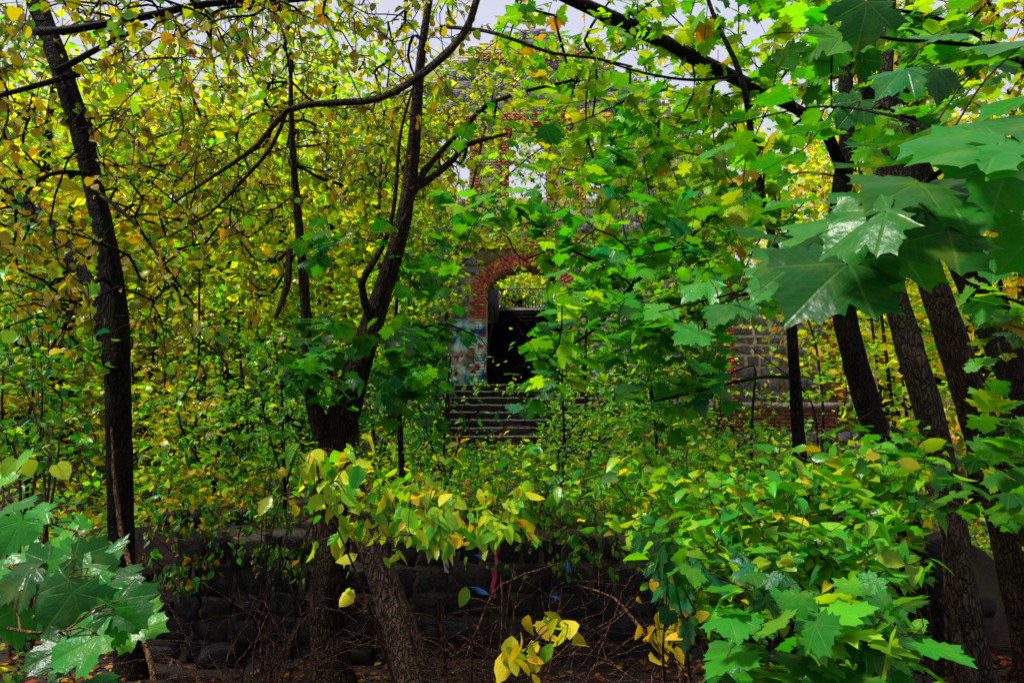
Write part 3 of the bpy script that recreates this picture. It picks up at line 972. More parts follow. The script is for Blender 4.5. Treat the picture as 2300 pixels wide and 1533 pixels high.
def put_leaves(L, root, limit=300, far=False, minpx=9):
    """the largest-showing leaves become objects named leaf, the rest one crown mesh"""
    base = np.array(root.location)
    mid = L['p'] + L['y']*L['s'][:, None]*.5
    keep = keep_mask(mid)
    L = {k: v[keep] for k, v in L.items()}; mid = mid[keep]
    u, v, f = project(mid)
    show = L['s']*FPX/f*(0.5 + .5*np.abs(np.einsum('ij,ij->i', L['z'], unit(mid-np.array([0, 0, EYE])))))
    show = np.where((u > 0) & (u < 2300) & (v > 0) & (v < 1533) & (mid[:, 1] > .2), show, 0)
    order = np.argsort(-show)
    nobj = min(limit, int((show > minpx).sum()))
    for i in order[:nobj]:
        kd = str(L['kind'][i]);
        kd2 = 'maple_hi' if kd == 'maple' and show[i] > 90 else kd
        o = bpy.data.objects.new("leaf", leaf_mesh(kd2, int(L['var'][i])))
        s = float(L['s'][i])
        Mx = Matrix.Identity(4)
        for a in range(3):
            Mx[a][0] = L['x'][i][a]*s; Mx[a][1] = L['y'][i][a]*s; Mx[a][2] = L['z'][i][a]*s
            Mx[a][3] = L['p'][i][a] - base[a]
        o.matrix_basis = Mx
        o.color = (*[float(q) for q in L['c'][i]], 1)
        COL.objects.link(o); o.parent = root
    rest = order[nobj:]
    if len(rest):
        mb = MB()
        for kd in np.unique(L['kind'][rest]):
            for var in range(len(LEAF[str(kd)])):
                idx = rest[(L['kind'][rest] == kd) & (L['var'][rest] == var)]
                if not len(idx): continue
                V, F = LEAF[str(kd)][var]
                s = L['s'][idx][:, None, None]
                W = (V[None, :, 0:1]*L['x'][idx][:, None] + V[None, :, 1:2]*L['y'][idx][:, None] + V[None, :, 2:3]*L['z'][idx][:, None])*s + L['p'][idx][:, None]
                nv = len(V)
                FF = (F[None] + (np.arange(len(idx))*nv)[:, None, None]).reshape(-1, F.shape[1])
                mb.add(W.reshape(-1, 3), FF, np.repeat(L['c'][idx], nv, 0))
        o = link_mesh("crown", mb.mesh("crown", not far, base), M['leaf_far'] if far else M['leaf_attr'], root)
        if nobj >= 250 or far or True: o["kind"] = "stuff"
    return nobj

def sample_region(rects, n):
    """points from weighted boxes (px0,py0,px1,py1,d0,d1,weight), gathered into clumps"""
    w = np.array([r[6] for r in rects], float); w /= w.sum()
    k = rng.choice(len(rects), n, p=w)
    r = np.array(rects, float)[k]
    t = rng.random((n, 3))
    if n > 60:                                    # sprays gather in clumps with gaps between
        m = max(8, n//7)
        own = np.array([(np.flatnonzero(k[:m] == q)[int(rng.integers(max(1, (k[:m] == q).sum())))] if (k[:m] == q).any() else -1) for q in k])
        tc = np.where(own[:, None] >= 0, t[np.clip(own, 0, None)], t)
        sc = np.stack([70/np.maximum(r[:, 2]-r[:, 0], 1), 45/np.maximum(r[:, 3]-r[:, 1], 1), np.full(n, .14)], 1)
        loose = rng.random((n, 1)) < .25
        t = np.where(loose, t, tc + rng.normal(0, 1, (n, 3))*np.minimum(sc, .3))
    px = r[:, 0] + (r[:, 2]-r[:, 0])*t[:, 0]; py = r[:, 1] + (r[:, 3]-r[:, 1])*t[:, 1]
    d = r[:, 4] + (r[:, 5]-r[:, 4])*t[:, 2]
    return at_many(px, py, d)

def limb_pts(spec, step=.1):
    P = np.array([at(a, b, d) for a, b, d, w in spec]); r = np.array([w*.5*d/FPX for a, b, d, w in spec])
    return smooth_path(P, r, step)
def tree(name, label, cat, limbs, bark, rects=None, n=0, leaf='round', size=.08, pal=None, per=4, style='hang', limit=300, rmin=.0024, rmax=.014,
         group=None, twig='twig', extra=None, sides=16, rough=.06, limb_names=None, root_drop=.25, minpx=9, bare=0, limb_bark={}):
    """a tree from traced limbs (first is the trunk; its first point is the base) with grown twigs and leaves"""
    P0, r0 = limb_pts(limbs[0])
    base = P0[0].copy(); base[2] = float(ground_h(base[0], base[1]))
    root = thing(name, label, cat, base, group)
    allp = []
    for i, spec in enumerate(limbs):
        P, r = limb_pts(spec)
        if i == 0:
            # flare into the ground
            foot = np.array([P[0][0], P[0][1], base[2]-root_drop])
            if P[0][2] > foot[2] + .05:
                P = np.vstack([foot, P]); r = np.concatenate([[r[0]*1.35], r])
                P, r = smooth_path(P[[0, *range(1, len(P), 2)]], r[[0, *range(1, len(P), 2)]], .1)
            zz = np.clip(1 - (P[:, 2]-base[2])/.35, 0, 1); r = r*(1+.35*zz**2)
        mb = MB(); tube(mb, P, r*(.86 if r.max() > .03 else 1), sides if r.max() > .02 else 7, rough if r.max() > .02 else .02)
        nm = "trunk" if i == 0 else "limb"
        link_mesh(nm, mb.mesh(nm, True, base), M[limb_bark.get(i, bark)], root)
        u, v, f = project(P)
        allp.append(P[::3] if i else P[len(P)//4::3])
    if n:
        A = sample_region(rects, n + bare)
        A = A[keep_mask(A) | (rng.random(len(A)) < .3)]
        A = A[A[:, 2] > ground_h(A[:, 0], A[:, 1]) + .1]
        net = np.concatenate(allp)
        nd, par, n0, end = grow(net, A)
        mb = twig_mesh(nd, par, n0, rmin, rmax)
        link_mesh("twigs", mb.mesh("twigs", True, base), M[twig], root)["kind"] = "stuff"
        if bare: end = end[rng.permutation(len(end))[:int(len(end)*n/(n+bare))]]
        T = unit(nd[end] - nd[par[end]])
        pals = palette(pal)
        L = [leaves_at(nd[end], T, leaf, size, pals, per, style)]
        # some leaves along the twigs too
        mid = np.arange(n0, len(nd)); mid = mid[rng.random(len(mid)) < .5*n/(n+bare)]
        L.append(leaves_at(nd[mid], unit(nd[mid]-nd[par[mid]]), leaf, size, pals, max(1, per//2), style))
        if extra is not None: L.append(extra)
        put_leaves(join_leaves(L), root, limit, minpx=minpx)
    return root

# ------------------------------------------------------------------ the trees in front
YEL = dict(yg=2, yellow=1.4, gold=1.2, ochre=3, olive=5, lime=1.6, mgreen=1.8, green=.6)
YGR = dict(yg=2.8, lime=2.6, mgreen=2.0, yellow=1.6, gold=.9, ochre=1.6, olive=4)
MAP = dict(green=1.5, mgreen=4, lime=4, yg=2.0, gold=.5, dgreen=.3)
GLS = dict(dgreen=1, green=4, teal=.8, mgreen=3)

tree("slim_tree", "slim dark leaning tree on the left with yellow leaves and a second stem", "tree",
     [[(292, 1490, 5.6, 66), (275, 1250, 5.6, 60), (268, 950, 5.6, 60), (262, 720, 5.6, 62), (240, 560, 5.6, 58), (212, 430, 5.6, 52), (180, 290, 5.6, 56), (135, 150, 5.6, 52), (78, 0, 5.6, 48), (20, -160, 5.6, 40)],
      [(255, 900, 5.62, 26), (236, 760, 5.7, 40), (190, 630, 5.8, 44), (140, 545, 5.9, 40), (70, 470, 6.0, 32), (-20, 380, 6.1, 26), (-120, 240, 6.2, 18)],
      [(40, 72, 5.5, 22), (160, 66, 5.2, 22), (330, 36, 5.0, 20), (470, 8, 4.9, 18), (700, -5, 4.8, 14), (860, -60, 4.8, 9)],
      [(175, 165, 5.5, 20), (90, 190, 5.3, 16), (0, 215, 5.2, 12), (-90, 240, 5.1, 8)],
      [(130, 160, 5.5, 16), (220, 110, 5.3, 12), (330, 55, 5.2, 8)],
      [(200, 390, 5.5, 14), (110, 392, 5.2, 10), (20, 470, 5.0, 8)],
      [(262, 650, 5.5, 12), (225, 625, 5.2, 12), (170, 690, 5.0, 10), (110, 790, 4.9, 7)],
      [(205, 420, 5.5, 12), (300, 500, 5.2, 9), (380, 610, 5.0, 7), (440, 690, 4.9, 5)]],
     'bark_dark', [(-150, -120, 420, 260, 3.6, 6.6, 3.6), (-150, 240, 240, 560, 3.6, 6.4, 1.6), (-120, 540, 240, 760, 3.6, 5.4, .9), (380, -120, 820, 200, 4.2, 6.5, 1.6), (320, 540, 470, 860, 4.2, 5.2, .35), (220, 250, 600, 500, 4.6, 6.6, 1.4)],
     1150, 'round', .060, YEL, 3, 'hang', bare=900, rmin=.0021)

tree("forked_tree", "forked mossy tree left of the steps with thin upright stem and leaning prop stem", "tree",
     [[(745, 1492, 5.5, 100), (742, 1380, 5.5, 92), (748, 1200, 5.5, 88), (752, 1040, 5.5, 96), (772, 930, 5.5, 84), (806, 820, 5.5, 66), (848, 690, 5.5, 58), (880, 590, 5.5, 50), (908, 480, 5.5, 42), (928, 330, 5.5, 36), (940, 180, 5.5, 27), (955, 60, 5.5, 20), (985, -120, 5.5, 16)],
      [(732, 980, 5.45, 60), (700, 900, 5.45, 34), (690, 800, 5.45, 28), (684, 660, 5.45, 27), (674, 540, 5.45, 24), (664, 430, 5.45, 20), (655, 300, 5.4, 15), (652, 120, 5.4, 9)],
      [(936, 1540, 5.2, 104), (905, 1440, 5.25, 92), (870, 1330, 5.3, 82), (835, 1230, 5.35, 72), (800, 1120, 5.42, 60), (765, 1010, 5.5, 50)],
      [(836, 720, 5.45, 24), (812, 640, 5.3, 20), (856, 560, 5.3, 14), (884, 470, 5.3, 12), (900, 300, 5.3, 8), (936, 170, 5.3, 6)],
      [(985, -120, 5.5, 12), (1060, -170, 5.2, 17), (1086, -80, 5.0, 18), (1068, 10, 4.9, 18), (1035, 85, 4.8, 18), (950, 165, 4.7, 18), (850, 222, 4.6, 16), (740, 232, 4.5, 15), (645, 248, 4.5, 13), (580, 325, 4.5, 11), (480, 395, 4.5, 8), (390, 455, 4.5, 5)],
      [(645, 248, 4.5, 9), (610, 330, 4.55, 9), (540, 410, 4.6, 8), (470, 480, 4.6, 6), (380, 530, 4.6, 4)],
      [(905, 500, 5.45, 16), (940, 410, 5.5, 14), (990, 340, 5.6, 12), (1050, 280, 5.7, 12), (1090, 238, 5.8, 10), (1180, 205, 5.9, 9), (1290, 180, 6, 7)],
      [(920, 430, 5.45, 18), (975, 395, 5.6, 18), (1020, 355, 5.7, 16), (1050, 325, 5.8, 15), (1140, 300, 5.9, 8)],
      [(650, 560, 5.4, 16), (645, 640, 5.3, 16), (620, 710, 5.2, 9)],
      [(990, 60, 5.5, 9), (1090, 70, 5.2, 9), (1170, 95, 5.0, 9), (1240, 120, 5.0, 8), (1330, 130, 5.0, 7), (1420, 150, 5, 5)]],
     'bark_brown', [(480, -120, 1060, 250, 5.0, 8, 2.3), (420, 230, 900, 560, 5.4, 8, 2.4), (700, 240, 1040, 470, 5.6, 8, 1.0), (540, 520, 660, 700, 5.4, 7, .5)],
     1150, 'round', .058, YGR, 3, 'hang', bare=800, rmin=.0021, limb_bark={2: 'bark_prop'})

F_top = tree("broad_maple", "dark forked maple right of centre with a long bough reaching up to the left", "tree",
     [[(2100, 1440, 6.0, 74), (2060, 1250, 6.0, 68), (2000, 1070, 6.0, 64), (1950, 920, 6.0, 62), (1908, 760, 6.0, 60), (1885, 650, 6.0, 56), (1880, 520, 6.0, 52), (1892, 400, 6.0, 50), (1905, 300, 6.0, 46), (1900, 170, 6.0, 38), (1905, 20, 6.0, 30), (1900, -140, 6.0, 20)],
      [(1890, 380, 5.95, 30), (1850, 290, 5.7, 30), (1790, 245, 5.5, 30), (1690, 195, 5.2, 36), (1560, 130, 5.0, 38), (1440, 70, 4.9, 38), (1320, 15, 4.8, 36), (1210, -35, 4.8, 30), (1090, -110, 4.8, 20)],
      [(1910, 330, 6, 40), (1945, 230, 6.1, 40), (1935, 120, 6.2, 34), (1945, 0, 6.3, 26), (1950, -120, 6.3, 18)],
      [(1945, 240, 6.1, 22), (1990, 170, 6.1, 16), (2080, 90, 6.0, 12), (2200, 40, 5.9, 8)]],
     'bark_dark', [(1080, -140, 1660, 180, 4.3, 7, 1.5), (1180, 140, 1700, 420, 5.0, 8, 2.8), (1640, -120, 2050, 240, 5.0, 8, 1.6), (1300, 380, 1720, 560, 5.2, 8, 1.1)],
     760, 'maple', .11, MAP, 3, 'flat', limb_names=None)

tree("maple_sapling", "thin black upright maple sapling with glossy green sprays covering the doorway's right side", "tree",
     [[(1800, 1080, 4.8, 34), (1790, 930, 4.8, 30), (1782, 800, 4.8, 27), (1774, 690, 4.8, 25), (1745, 570, 4.8, 20), (1718, 470, 4.8, 19), (1692, 330, 4.8, 18), (1672, 200, 4.8, 18), (1648, 130, 4.8, 15), (1598, 25, 4.8, 11), (1570, -80, 4.8, 8)],
      [(1782, 730, 4.75, 12), (1810, 690, 4.7, 12), (1850, 650, 4.6, 10), (1900, 600, 4.5, 7)],
      [(1780, 850, 4.75, 8), (1730, 845, 4.6, 8), (1640, 860, 4.4, 7), (1560, 880, 4.3, 6), (1470, 900, 4.2, 5)],
      [(1705, 420, 4.75, 9), (1620, 470, 4.4, 8), (1520, 560, 4.2, 8), (1420, 640, 4.1, 8), (1340, 735, 4.0, 7), (1240, 800, 3.9, 5)],
      [(1660, 170, 4.75, 9), (1560, 180, 4.5, 7), (1450, 165, 4.3, 6), (1350, 135, 4.2, 4)],
      [(1770, 680, 4.75, 8), (1680, 660, 4.4, 7), (1580, 690, 4.2, 6), (1480, 740, 4.1, 5), (1380, 790, 4.0, 4)]],
     'bark_dark', [(1230, 560, 1700, 760, 3.4, 5.0, 2.2), (1180, 720, 1480, 870, 3.6, 4.6, .9), (1350, 400, 1700, 600, 3.8, 4.8, 1.6), (1420, 740, 1760, 900, 4, 4.8, 1.2), (1040, 430, 1300, 560, 4.0, 4.8, 1.0), (1150, 250, 1420, 440, 4.2, 5, .8)],
     250, 'maple', .115, dict(dgreen=1, green=4, teal=.5, mgreen=3.5, lime=.8), 3, 'flat', rmin=.0018, rmax=.008, bare=60)

tree("understory_maple", "small dark green maple sapling crossing in front of the graffiti left of the arch", "tree",
     [[(905, 1110, 6.8, 18), (898, 960, 6.8, 14), (888, 800, 6.8, 11), (892, 660, 6.8, 8), (905, 540, 6.8, 6)],
      [(892, 760, 6.8, 7), (950, 735, 6.6, 6), (1010, 730, 6.4, 5), (1080, 760, 6.2, 3)],
      [(895, 860, 6.8, 7), (830, 830, 6.6, 6), (760, 800, 6.4, 4)]],
     'twig', [(840, 520, 1010, 700, 4.8, 7.0, 1.4), (660, 720, 1000, 920, 4.6, 6.5, 3.0), (950, 700, 1110, 800, 6, 7, .7), (690, 520, 770, 600, 4.6, 5.0, .25), (1060, 840, 1210, 960, 5.6, 6.6, .7)],
     210, 'maple', .115, dict(dgreen=3, green=4, mgreen=2, teal=.6), 3, 'flat', rmin=.0013, rmax=.007)

tree("grey_trunk_tree", "pale grey-brown leaning trunk right of centre, paired with a darker trunk", "tree",
     [[(2195, 1520, 5.2, 86), (2170, 1380, 5.2, 74), (2142, 1180, 5.2, 66), (2100, 980, 5.2, 66), (2055, 820, 5.2, 66), (2020, 700, 5.2, 62), (1995, 600, 5.2, 56), (1985, 450, 5.2, 56), (1980, 300, 5.2, 50), (1990, 150, 5.2, 40), (2000, 0, 5.2, 32), (2010, -130, 5.2, 20)],
      [(1985, 330, 5.2, 26), (2050, 240, 5.3, 18), (2140, 160, 5.4, 12), (2260, 60, 5.5, 8)]],
     'bark_pale', [(1900, -140, 2400, 200, 5.2, 8.5, 3), (2080, 180, 2400, 420, 5.5, 8.5, 1.2)],
     170, 'maple', .11, dict(gold=2, yellow=2, yg=3, lime=2, mgreen=2), 3, 'flat')
tree("dark_trunk_tree", "thick dark leaning trunk just right of the pale grey-brown trunk", "tree",
     [[(2335, 1500, 5.5, 108), (2305, 1350, 5.5, 98), (2262, 1160, 5.5, 90), (2215, 1000, 5.5, 84), (2165, 840, 5.5, 80), (2118, 700, 5.5, 76), (2082, 600, 5.5, 70), (2040, 480, 5.5, 70), (2030, 330, 5.5, 60), (2035, 150, 5.6, 46), (2050, 0, 5.7, 36), (2070, -130, 5.8, 24)]],
     'bark_brown', [(2100, -140, 2450, 260, 6, 9, 2)], 80, 'maple', .10, dict(gold=2, yellow=2, yg=3, lime=2), 3, 'flat')
tree("leaning_trunk_tree", "dark trunk leaning strongly out of the frame at the right edge", "tree",
     [[(2420, 1220, 6.6, 96), (2360, 1030, 6.6, 92), (2300, 890, 6.6, 88), (2240, 760, 6.6, 82), (2185, 640, 6.6, 74), (2140, 540, 6.6, 66), (2095, 440, 6.6, 58), (2050, 330, 6.6, 48), (2000, 180, 6.6, 38), (1950, 0, 6.6, 26), (1910, -130, 6.6, 16)],
      [(2140, 540, 6.6, 20), (2200, 470, 6.4, 16), (2310, 440, 6.2, 12)]],
     'bark_dark', [(2000, 300, 2450, 620, 6.5, 9, 1.5), (2150, 560, 2450, 800, 7, 9, .8)], 90, 'maple', .10, dict(gold=3, yellow=2.4, yg=2, orange=.6, lime=1.4), 3, 'flat')
tree("edge_tree", "thin dark trunk at the far right edge behind yellow leaves", "tree",
     [[(2236, 1080, 8.5, 40), (2262, 940, 8.5, 34), (2288, 800, 8.5, 30), (2300, 600, 8.5, 28), (2290, 400, 8.5, 24), (2270, 200, 8.5, 18)],
      [(2288, 780, 8.5, 20), (2240, 620, 8.4, 12), (2180, 480, 8.3, 7)]],
     'bark_dark', [(2120, 560, 2400, 1000, 8, 10, 2), (2050, 280, 2400, 560, 8, 10, 1)], 120, 'ovate', .10, dict(gold=3.5, yellow=3, orange=.8, yg=1.5), 4, 'hang')
for k, (px, lab, w) in enumerate([(2175, "distant slim grey trunk between the leaning trunks at right", 34), (2222, "distant slim grey trunk near the right edge, lower down", 34), (1990, "spindly distant sapling just right of the wing wall", 10), (2020, "spindly distant sapling, rightmost beside the wing wall", 9), (1965, "spindly distant sapling touching the wing wall's corner", 8)]):
    d = [14, 12, 11, 11.5, 12][k]
    gy = {0: 1010, 1: 1040, 2: 1020, 3: 1010, 4: 1005}[k]
    tree("slender_tree", lab, "tree", [[(px+25, gy, d, w), (px+5, gy-180, d, w*.9), (px-25, gy-420, d, w*.75), (px-70, gy-700, d, w*.5)]], 'bark_pale' if k < 2 else 'bark_dark',
         [(px-160, gy-800, px+60, gy-480, d-1, d+1.5, 1)], 40, 'ovate', .10, dict(gold=3, yellow=3, yg=3, lime=1), 4, 'hang', 60)

# ------------------------------------------------------------------ boughs close to the camera
def bough(name, label, cat, stem, specs, leaves, leaf, pal, bark='twig', size_jit=.12, droop=-.2, extra_n=0):
    """a sapling whose stem stands outside the frame; branches (specs) and hand-placed leaves (px, py, depth, size, tip angle deg in the picture, tilt)"""
    P0 = np.array([at(*s[:3]) for s in stem]); r0 = np.array([s[3] for s in stem])
    base = P0[0].copy(); base[2] = float(ground_h(base[0], base[1])); P0 = np.vstack([base, P0]); r0 = np.concatenate([[r0[0]*1.2], r0])
    root = thing(name, label, cat, base)
    P, r = smooth_path(P0, r0, .1); mb = MB(); tube(mb, P, r, 10, .03); link_mesh("trunk", mb.mesh("trunk", True, base), M['bark_dark'], root)
    net = [P[::2]]
    for sp in specs:
        Q = np.array([at(*s[:3]) for s in sp]); rr = np.array([s[3] for s in sp])
        Q, rr = smooth_path(Q, rr, .05); mb = MB(); tube(mb, Q, rr, 7, .02); link_mesh("limb", mb.mesh("limb", True, base), M[bark], root); net.append(Q[::2])
    net = np.concatenate(net)
    pals = palette(pal)
    L = dict(p=[], x=[], y=[], z=[], s=[], c=[], kind=[], var=[])
    pet = MB()
    for (px, py, d, s, ang, tilt) in leaves:
        p = at(px, py, d)
        a = R(ang)
        # tip direction: picture angle (0 = right, 90 = up), with depth towards the camera
        dr = unit(np.array([math.cos(a), rng.normal(-.15, .25), math.sin(a)*.8]))
        nr = np.array([rng.normal(0, .15), -math.sin(R(tilt)), math.cos(R(tilt))]) + rng.normal(0, .08, 3)
        x = unit(np.cross(dr, nr)); z = np.cross(x, dr)
        p = p - dr*s*.45
        L['p'].append(p); L['x'].append(x); L['y'].append(dr); L['z'].append(z); L['s'].append(s*rng.uniform(1-size_jit, 1+size_jit))
        L['c'].append(pick(pals, 1)[0]); L['kind'].append(leaf); L['var'].append(int(rng.integers(len(LEAF[leaf]))))
        q = net[np.linalg.norm(net-p, axis=1).argmin()]
        mid = (p+q)/2 + np.array([0, 0, .12*np.linalg.norm(p-q)])
        C, cr = smooth_path(np.array([q, mid, p + dr*s*.03]), np.array([.0022, .0018, .0014]), .03)
        pet = MB(); tube(pet, C, cr, 5); link_mesh("leaf_stalk", pet.mesh("leaf_stalk", True, base), M['twig_tan'], root)
    L = {k: np.array(v) for k, v in L.items()}
    global CLEAR
    old = CLEAR; CLEAR = []
    put_leaves(L, root, 300, minpx=0)
    CLEAR = old
    return root

big = []
for (px, py, d, s, a, t) in [(2080, 310, 1.15, .17, 200, 40), (2210, 290, 1.05, .18, 190, 38), (2260, 215, 1.15, .15, 185, 35), (1930, 470, 1.2, .18, 205, 42), (2040, 540, 1.1, .20, 200, 48),
                             (1880, 560, 1.2, .17, 215, 40), (1790, 560, 1.35, .17, 210, 35), (1720, 640, 1.4, .16, 215, 40), (1840, 640, 1.15, .19, 220, 52), (1960, 600, 1.25, .17, 250, 50),
                             (2150, 420, 1.2, .18, 195, 38), (2250, 420, 1.1, .18, 240, 45), (2170, 150, 1.3, .15, 200, 30), (1950, 380, 1.3, .16, 200, 35), (1620, 690, 1.6, .14, 205, 30),
                             (1870, 110, 1.5, .14, 240, 75), (1940, 60, 1.4, .16, 260, 70), (2090, 80, 1.5, .14, 200, 35), (1760, 470, 1.6, .15, 205, 28), (1690, 530, 1.7, .14, 205, 25),
                             (2270, 90, 1.2, .16, 200, 40), (2000, 170, 1.6, .13, 215, 40), (2110, 180, 1.7, .12, 270, 70), (1560, 640, 1.9, .13, 200, 22), (2290, 560, 1.2, .17, 230, 50),
                             (2230, 610, 1.5, .12, 250, 60), (1470, 700, 2.1, .14, 205, 25), (1540, 760, 2.0, .13, 215, 35), (1650, 270, 2.2, .15, 195, 20), (1730, 230, 2.1, .15, 190, 20), (1600, 330, 2.3, .14, 200, 22), (1800, 300, 2.0, .15, 200, 25), (1900, 260, 1.9, .14, 230, 55), (2140, 340, 1.0, .17, 190, 40), (2000, 430, 1.1, .18, 205, 44), (2290, 350, .95, .17, 200, 42), (1900, 520, 1.1, .17, 210, 46), (1760, 600, 1.3, .16, 212, 42), (2060, 480, 1.15, .18, 215, 44), (2280, 260, 1.1, .16, 195, 36), (1830, 500, 1.3, .16, 205, 38), (1980, 330, 1.35, .15, 200, 34)]:
    big.append((px, py, d, s*.86, a, t-10))
bough("foreground_maple", "large glossy green maple leaves close up at the right edge", "tree",
      [(2620, 1300, 1.5, .03), (2600, 900, 1.5, .026), (2560, 500, 1.45, .022), (2500, 150, 1.45, .016), (2450, -150, 1.45, .01)],
      [[(2570, 560, 1.45, .010), (2420, 430, 1.3, .008), (2240, 330, 1.2, .006), (2090, 400, 1.2, .005), (1950, 500, 1.25, .004), (1800, 600, 1.35, .003), (1600, 690, 1.7, .0025)],
       [(2510, 220, 1.45, .009), (2330, 150, 1.4, .007), (2170, 100, 1.5, .005), (2020, 90, 1.5, .004), (1860, 60, 1.55, .003)],
       [(2560, 620, 1.45, .007), (2400, 560, 1.3, .006), (2280, 500, 1.25, .004)],
       [(2170, 330, 1.25, .005), (2000, 260, 1.7, .004), (1830, 240, 2.0, .003), (1640, 280, 2.2, .002)],
       [(1800, 600, 1.35, .003), (1640, 660, 1.8, .003), (1480, 700, 2.1, .002)]],
      big, 'maple', dict(green=4, dgreen=4, mgreen=.8, teal=1))
sprig = [(70, 1340, 1.55, .16, 230, 48), (150, 1290, 1.6, .17, 240, 45), (210, 1340, 1.5, .15, 250, 50), (300, 1350, 1.45, .14, 320, 48), (250, 1390, 1.45, .14, 265, 52), (160, 1430, 1.4, .16, 215, 50),
         (90, 1450, 1.4, .14, 210, 48), (200, 1210, 1.8, .15, 20, 38), (110, 1200, 1.8, .15, 190, 40), (30, 1240, 1.7, .15, 180, 42), (240, 1230, 1.75, .13, 345, 35), (40, 1110, 1.9, .13, 10, 28),
         (20, 1180, 1.8, .14, 250, 40), (150, 1150, 2.0, .13, 150, 30), (20, 1390, 1.6, .15, 260, 55), (220, 1515, 1.5, .12, 20, 40), (330, 1375, 1.5, .12, 350, 45)]
tree("screen_maple", "medium-sized green maple foliage over the tops of the right trunks", "tree",
     [[(2480, 1300, 3.4, 60), (2440, 900, 3.4, 54), (2420, 500, 3.4, 46), (2400, 100, 3.4, 36), (2380, -200, 3.4, 24)],
      [(2425, 560, 3.4, 18), (2300, 420, 3.2, 14), (2120, 300, 3.1, 10), (1950, 230, 3.1, 7), (1780, 190, 3.1, 4)],
      [(2410, 280, 3.4, 18), (2280, 130, 3.3, 14), (2100, 40, 3.3, 10), (1900, 10, 3.3, 6)],
      [(2435, 820, 3.4, 14), (2340, 700, 3.3, 10), (2220, 660, 3.3, 6)],
      [(2445, 1000, 3.4, 14), (2330, 960, 3.3, 10), (2200, 980, 3.2, 6)]],
     'bark_dark', [(1680, 60, 2330, 380, 2.4, 4.2, 2.6), (1720, -80, 2330, 120, 2.6, 4.4, 1.6), (2130, 560, 2330, 860, 2.8, 4.0, .5), (2120, 880, 2330, 1120, 2.6, 3.6, .6), (1600, 330, 1760, 480, 2.8, 4, .3)],
     150, 'maple', .115, dict(green=3, mgreen=3.5, lime=1.6, dgreen=1, yg=.6, gold=.3), 3, 'flat', rmin=.0016, rmax=.008)
bough("left_foreground_maple", "bright glossy maple sprig at the lower left corner", "tree",
      [(-260, 1500, 1.9, .018), (-220, 1300, 1.9, .014), (-180, 1050, 1.9, .010)],
      [[(-215, 1290, 1.9, .006), (-60, 1260, 1.8, .005), (70, 1285, 1.65, .004), (160, 1315, 1.55, .003), (240, 1345, 1.5, .002)],
       [(-200, 1180, 1.9, .006), (-40, 1150, 1.9, .004), (90, 1170, 1.9, .003), (200, 1200, 1.8, .002)],
       [(-230, 1380, 1.9, .005), (-40, 1400, 1.7, .004), (80, 1420, 1.5, .003), (150, 1415, 1.42, .002)]],
      [(a, b+30, c, d*.74, e, f) for a, b, c, d, e, f in sprig] + [(120, 1360, 1.5, .11, 250, 50), (180, 1385, 1.45, .11, 290, 52), (60, 1290, 1.65, .11, 220, 42), (280, 1300, 1.6, .10, 10, 44), (130, 1250, 1.7, .11, 160, 40), (60, 1160, 1.85, .10, 200, 38), (220, 1270, 1.65, .11, 330, 46), (20, 1300, 1.6, .11, 210, 46)], 'maple', dict(green=5, mgreen=1, dgreen=3), 'twig_tan')
lc = [(rng.uniform(-20, 150), rng.uniform(1030, 1085), rng.uniform(2.2, 2.6), .07, rng.uniform(200, 340), 45) for _ in range(9)]
bough("yellowing_hazel", "yellow-green round-leaved shoot at the left edge above the maple sprig", "shrub",
      [(-180, 1500, 2.5, .012), (-150, 1250, 2.5, .010), (-110, 1000, 2.5, .006)], [[(-130, 1100, 2.5, .004), (0, 1030, 2.45, .003), (120, 1035, 2.4, .002)]], lc, 'round', dict(yg=4, lime=3, mgreen=1.5))

# ------------------------------------------------------------------ shrubs
def shrub(name, label, cat, base_px, base_d, rects, n, leaf, size, pal, per=4, style='mix', stems=4, rmin=.0013, rmax=.006, twig='twig_red', limit=300, height=None, minpx=9, group=None):
    b = at(base_px, 1200, base_d); b[2] = float(ground_h(b[0], b[1]))
    root = thing(name, label, cat, b, group)
    A = sample_region(rects, n)
    g = ground_h(A[:, 0], A[:, 1])
    A = A[A[:, 2] > g + .04]
    A = A[keep_mask(A) | (rng.random(len(A)) < .3)]
    net = []
    for k in range(stems):
        t = A[int(rng.integers(len(A)))]
        f = b + np.array([rng.normal(0, .12), rng.normal(0, .10), -.04])
        mid = f*.5 + t*.5 + np.array([rng.normal(0, .1), rng.normal(0, .1), .18*np.linalg.norm(t-f)])
        P, r = smooth_path(np.array([f, f*.72+mid*.28+[0, 0, .06], mid, t]), np.array([rmax*1.5, rmax*1.3, rmax, rmin*1.5]), .07)
        mb = MB(); tube(mb, P, r, 6, .04); link_mesh("stem", mb.mesh("stem", True, b), M[twig], root)
        net.append(P[2::2])
    nd, par, n0, end = grow(np.concatenate(net), A, .3, .3, .03)
    mb = twig_mesh(nd, par, n0, rmin, rmax)
    link_mesh("twigs", mb.mesh("twigs", True, b), M[twig], root)["kind"] = "stuff"
    pals = palette(pal)
    L = [leaves_at(nd[end], unit(nd[end]-nd[par[end]]), leaf, size, pals, per, style)]
    mid = np.arange(n0, len(nd)); mid = mid[rng.random(len(mid)) < .45]
    if len(mid): L.append(leaves_at(nd[mid], unit(nd[mid]-nd[par[mid]]), leaf, size, pals, max(1, per//2), style))
    put_leaves(join_leaves(L), root, limit, minpx=minpx)
    return root

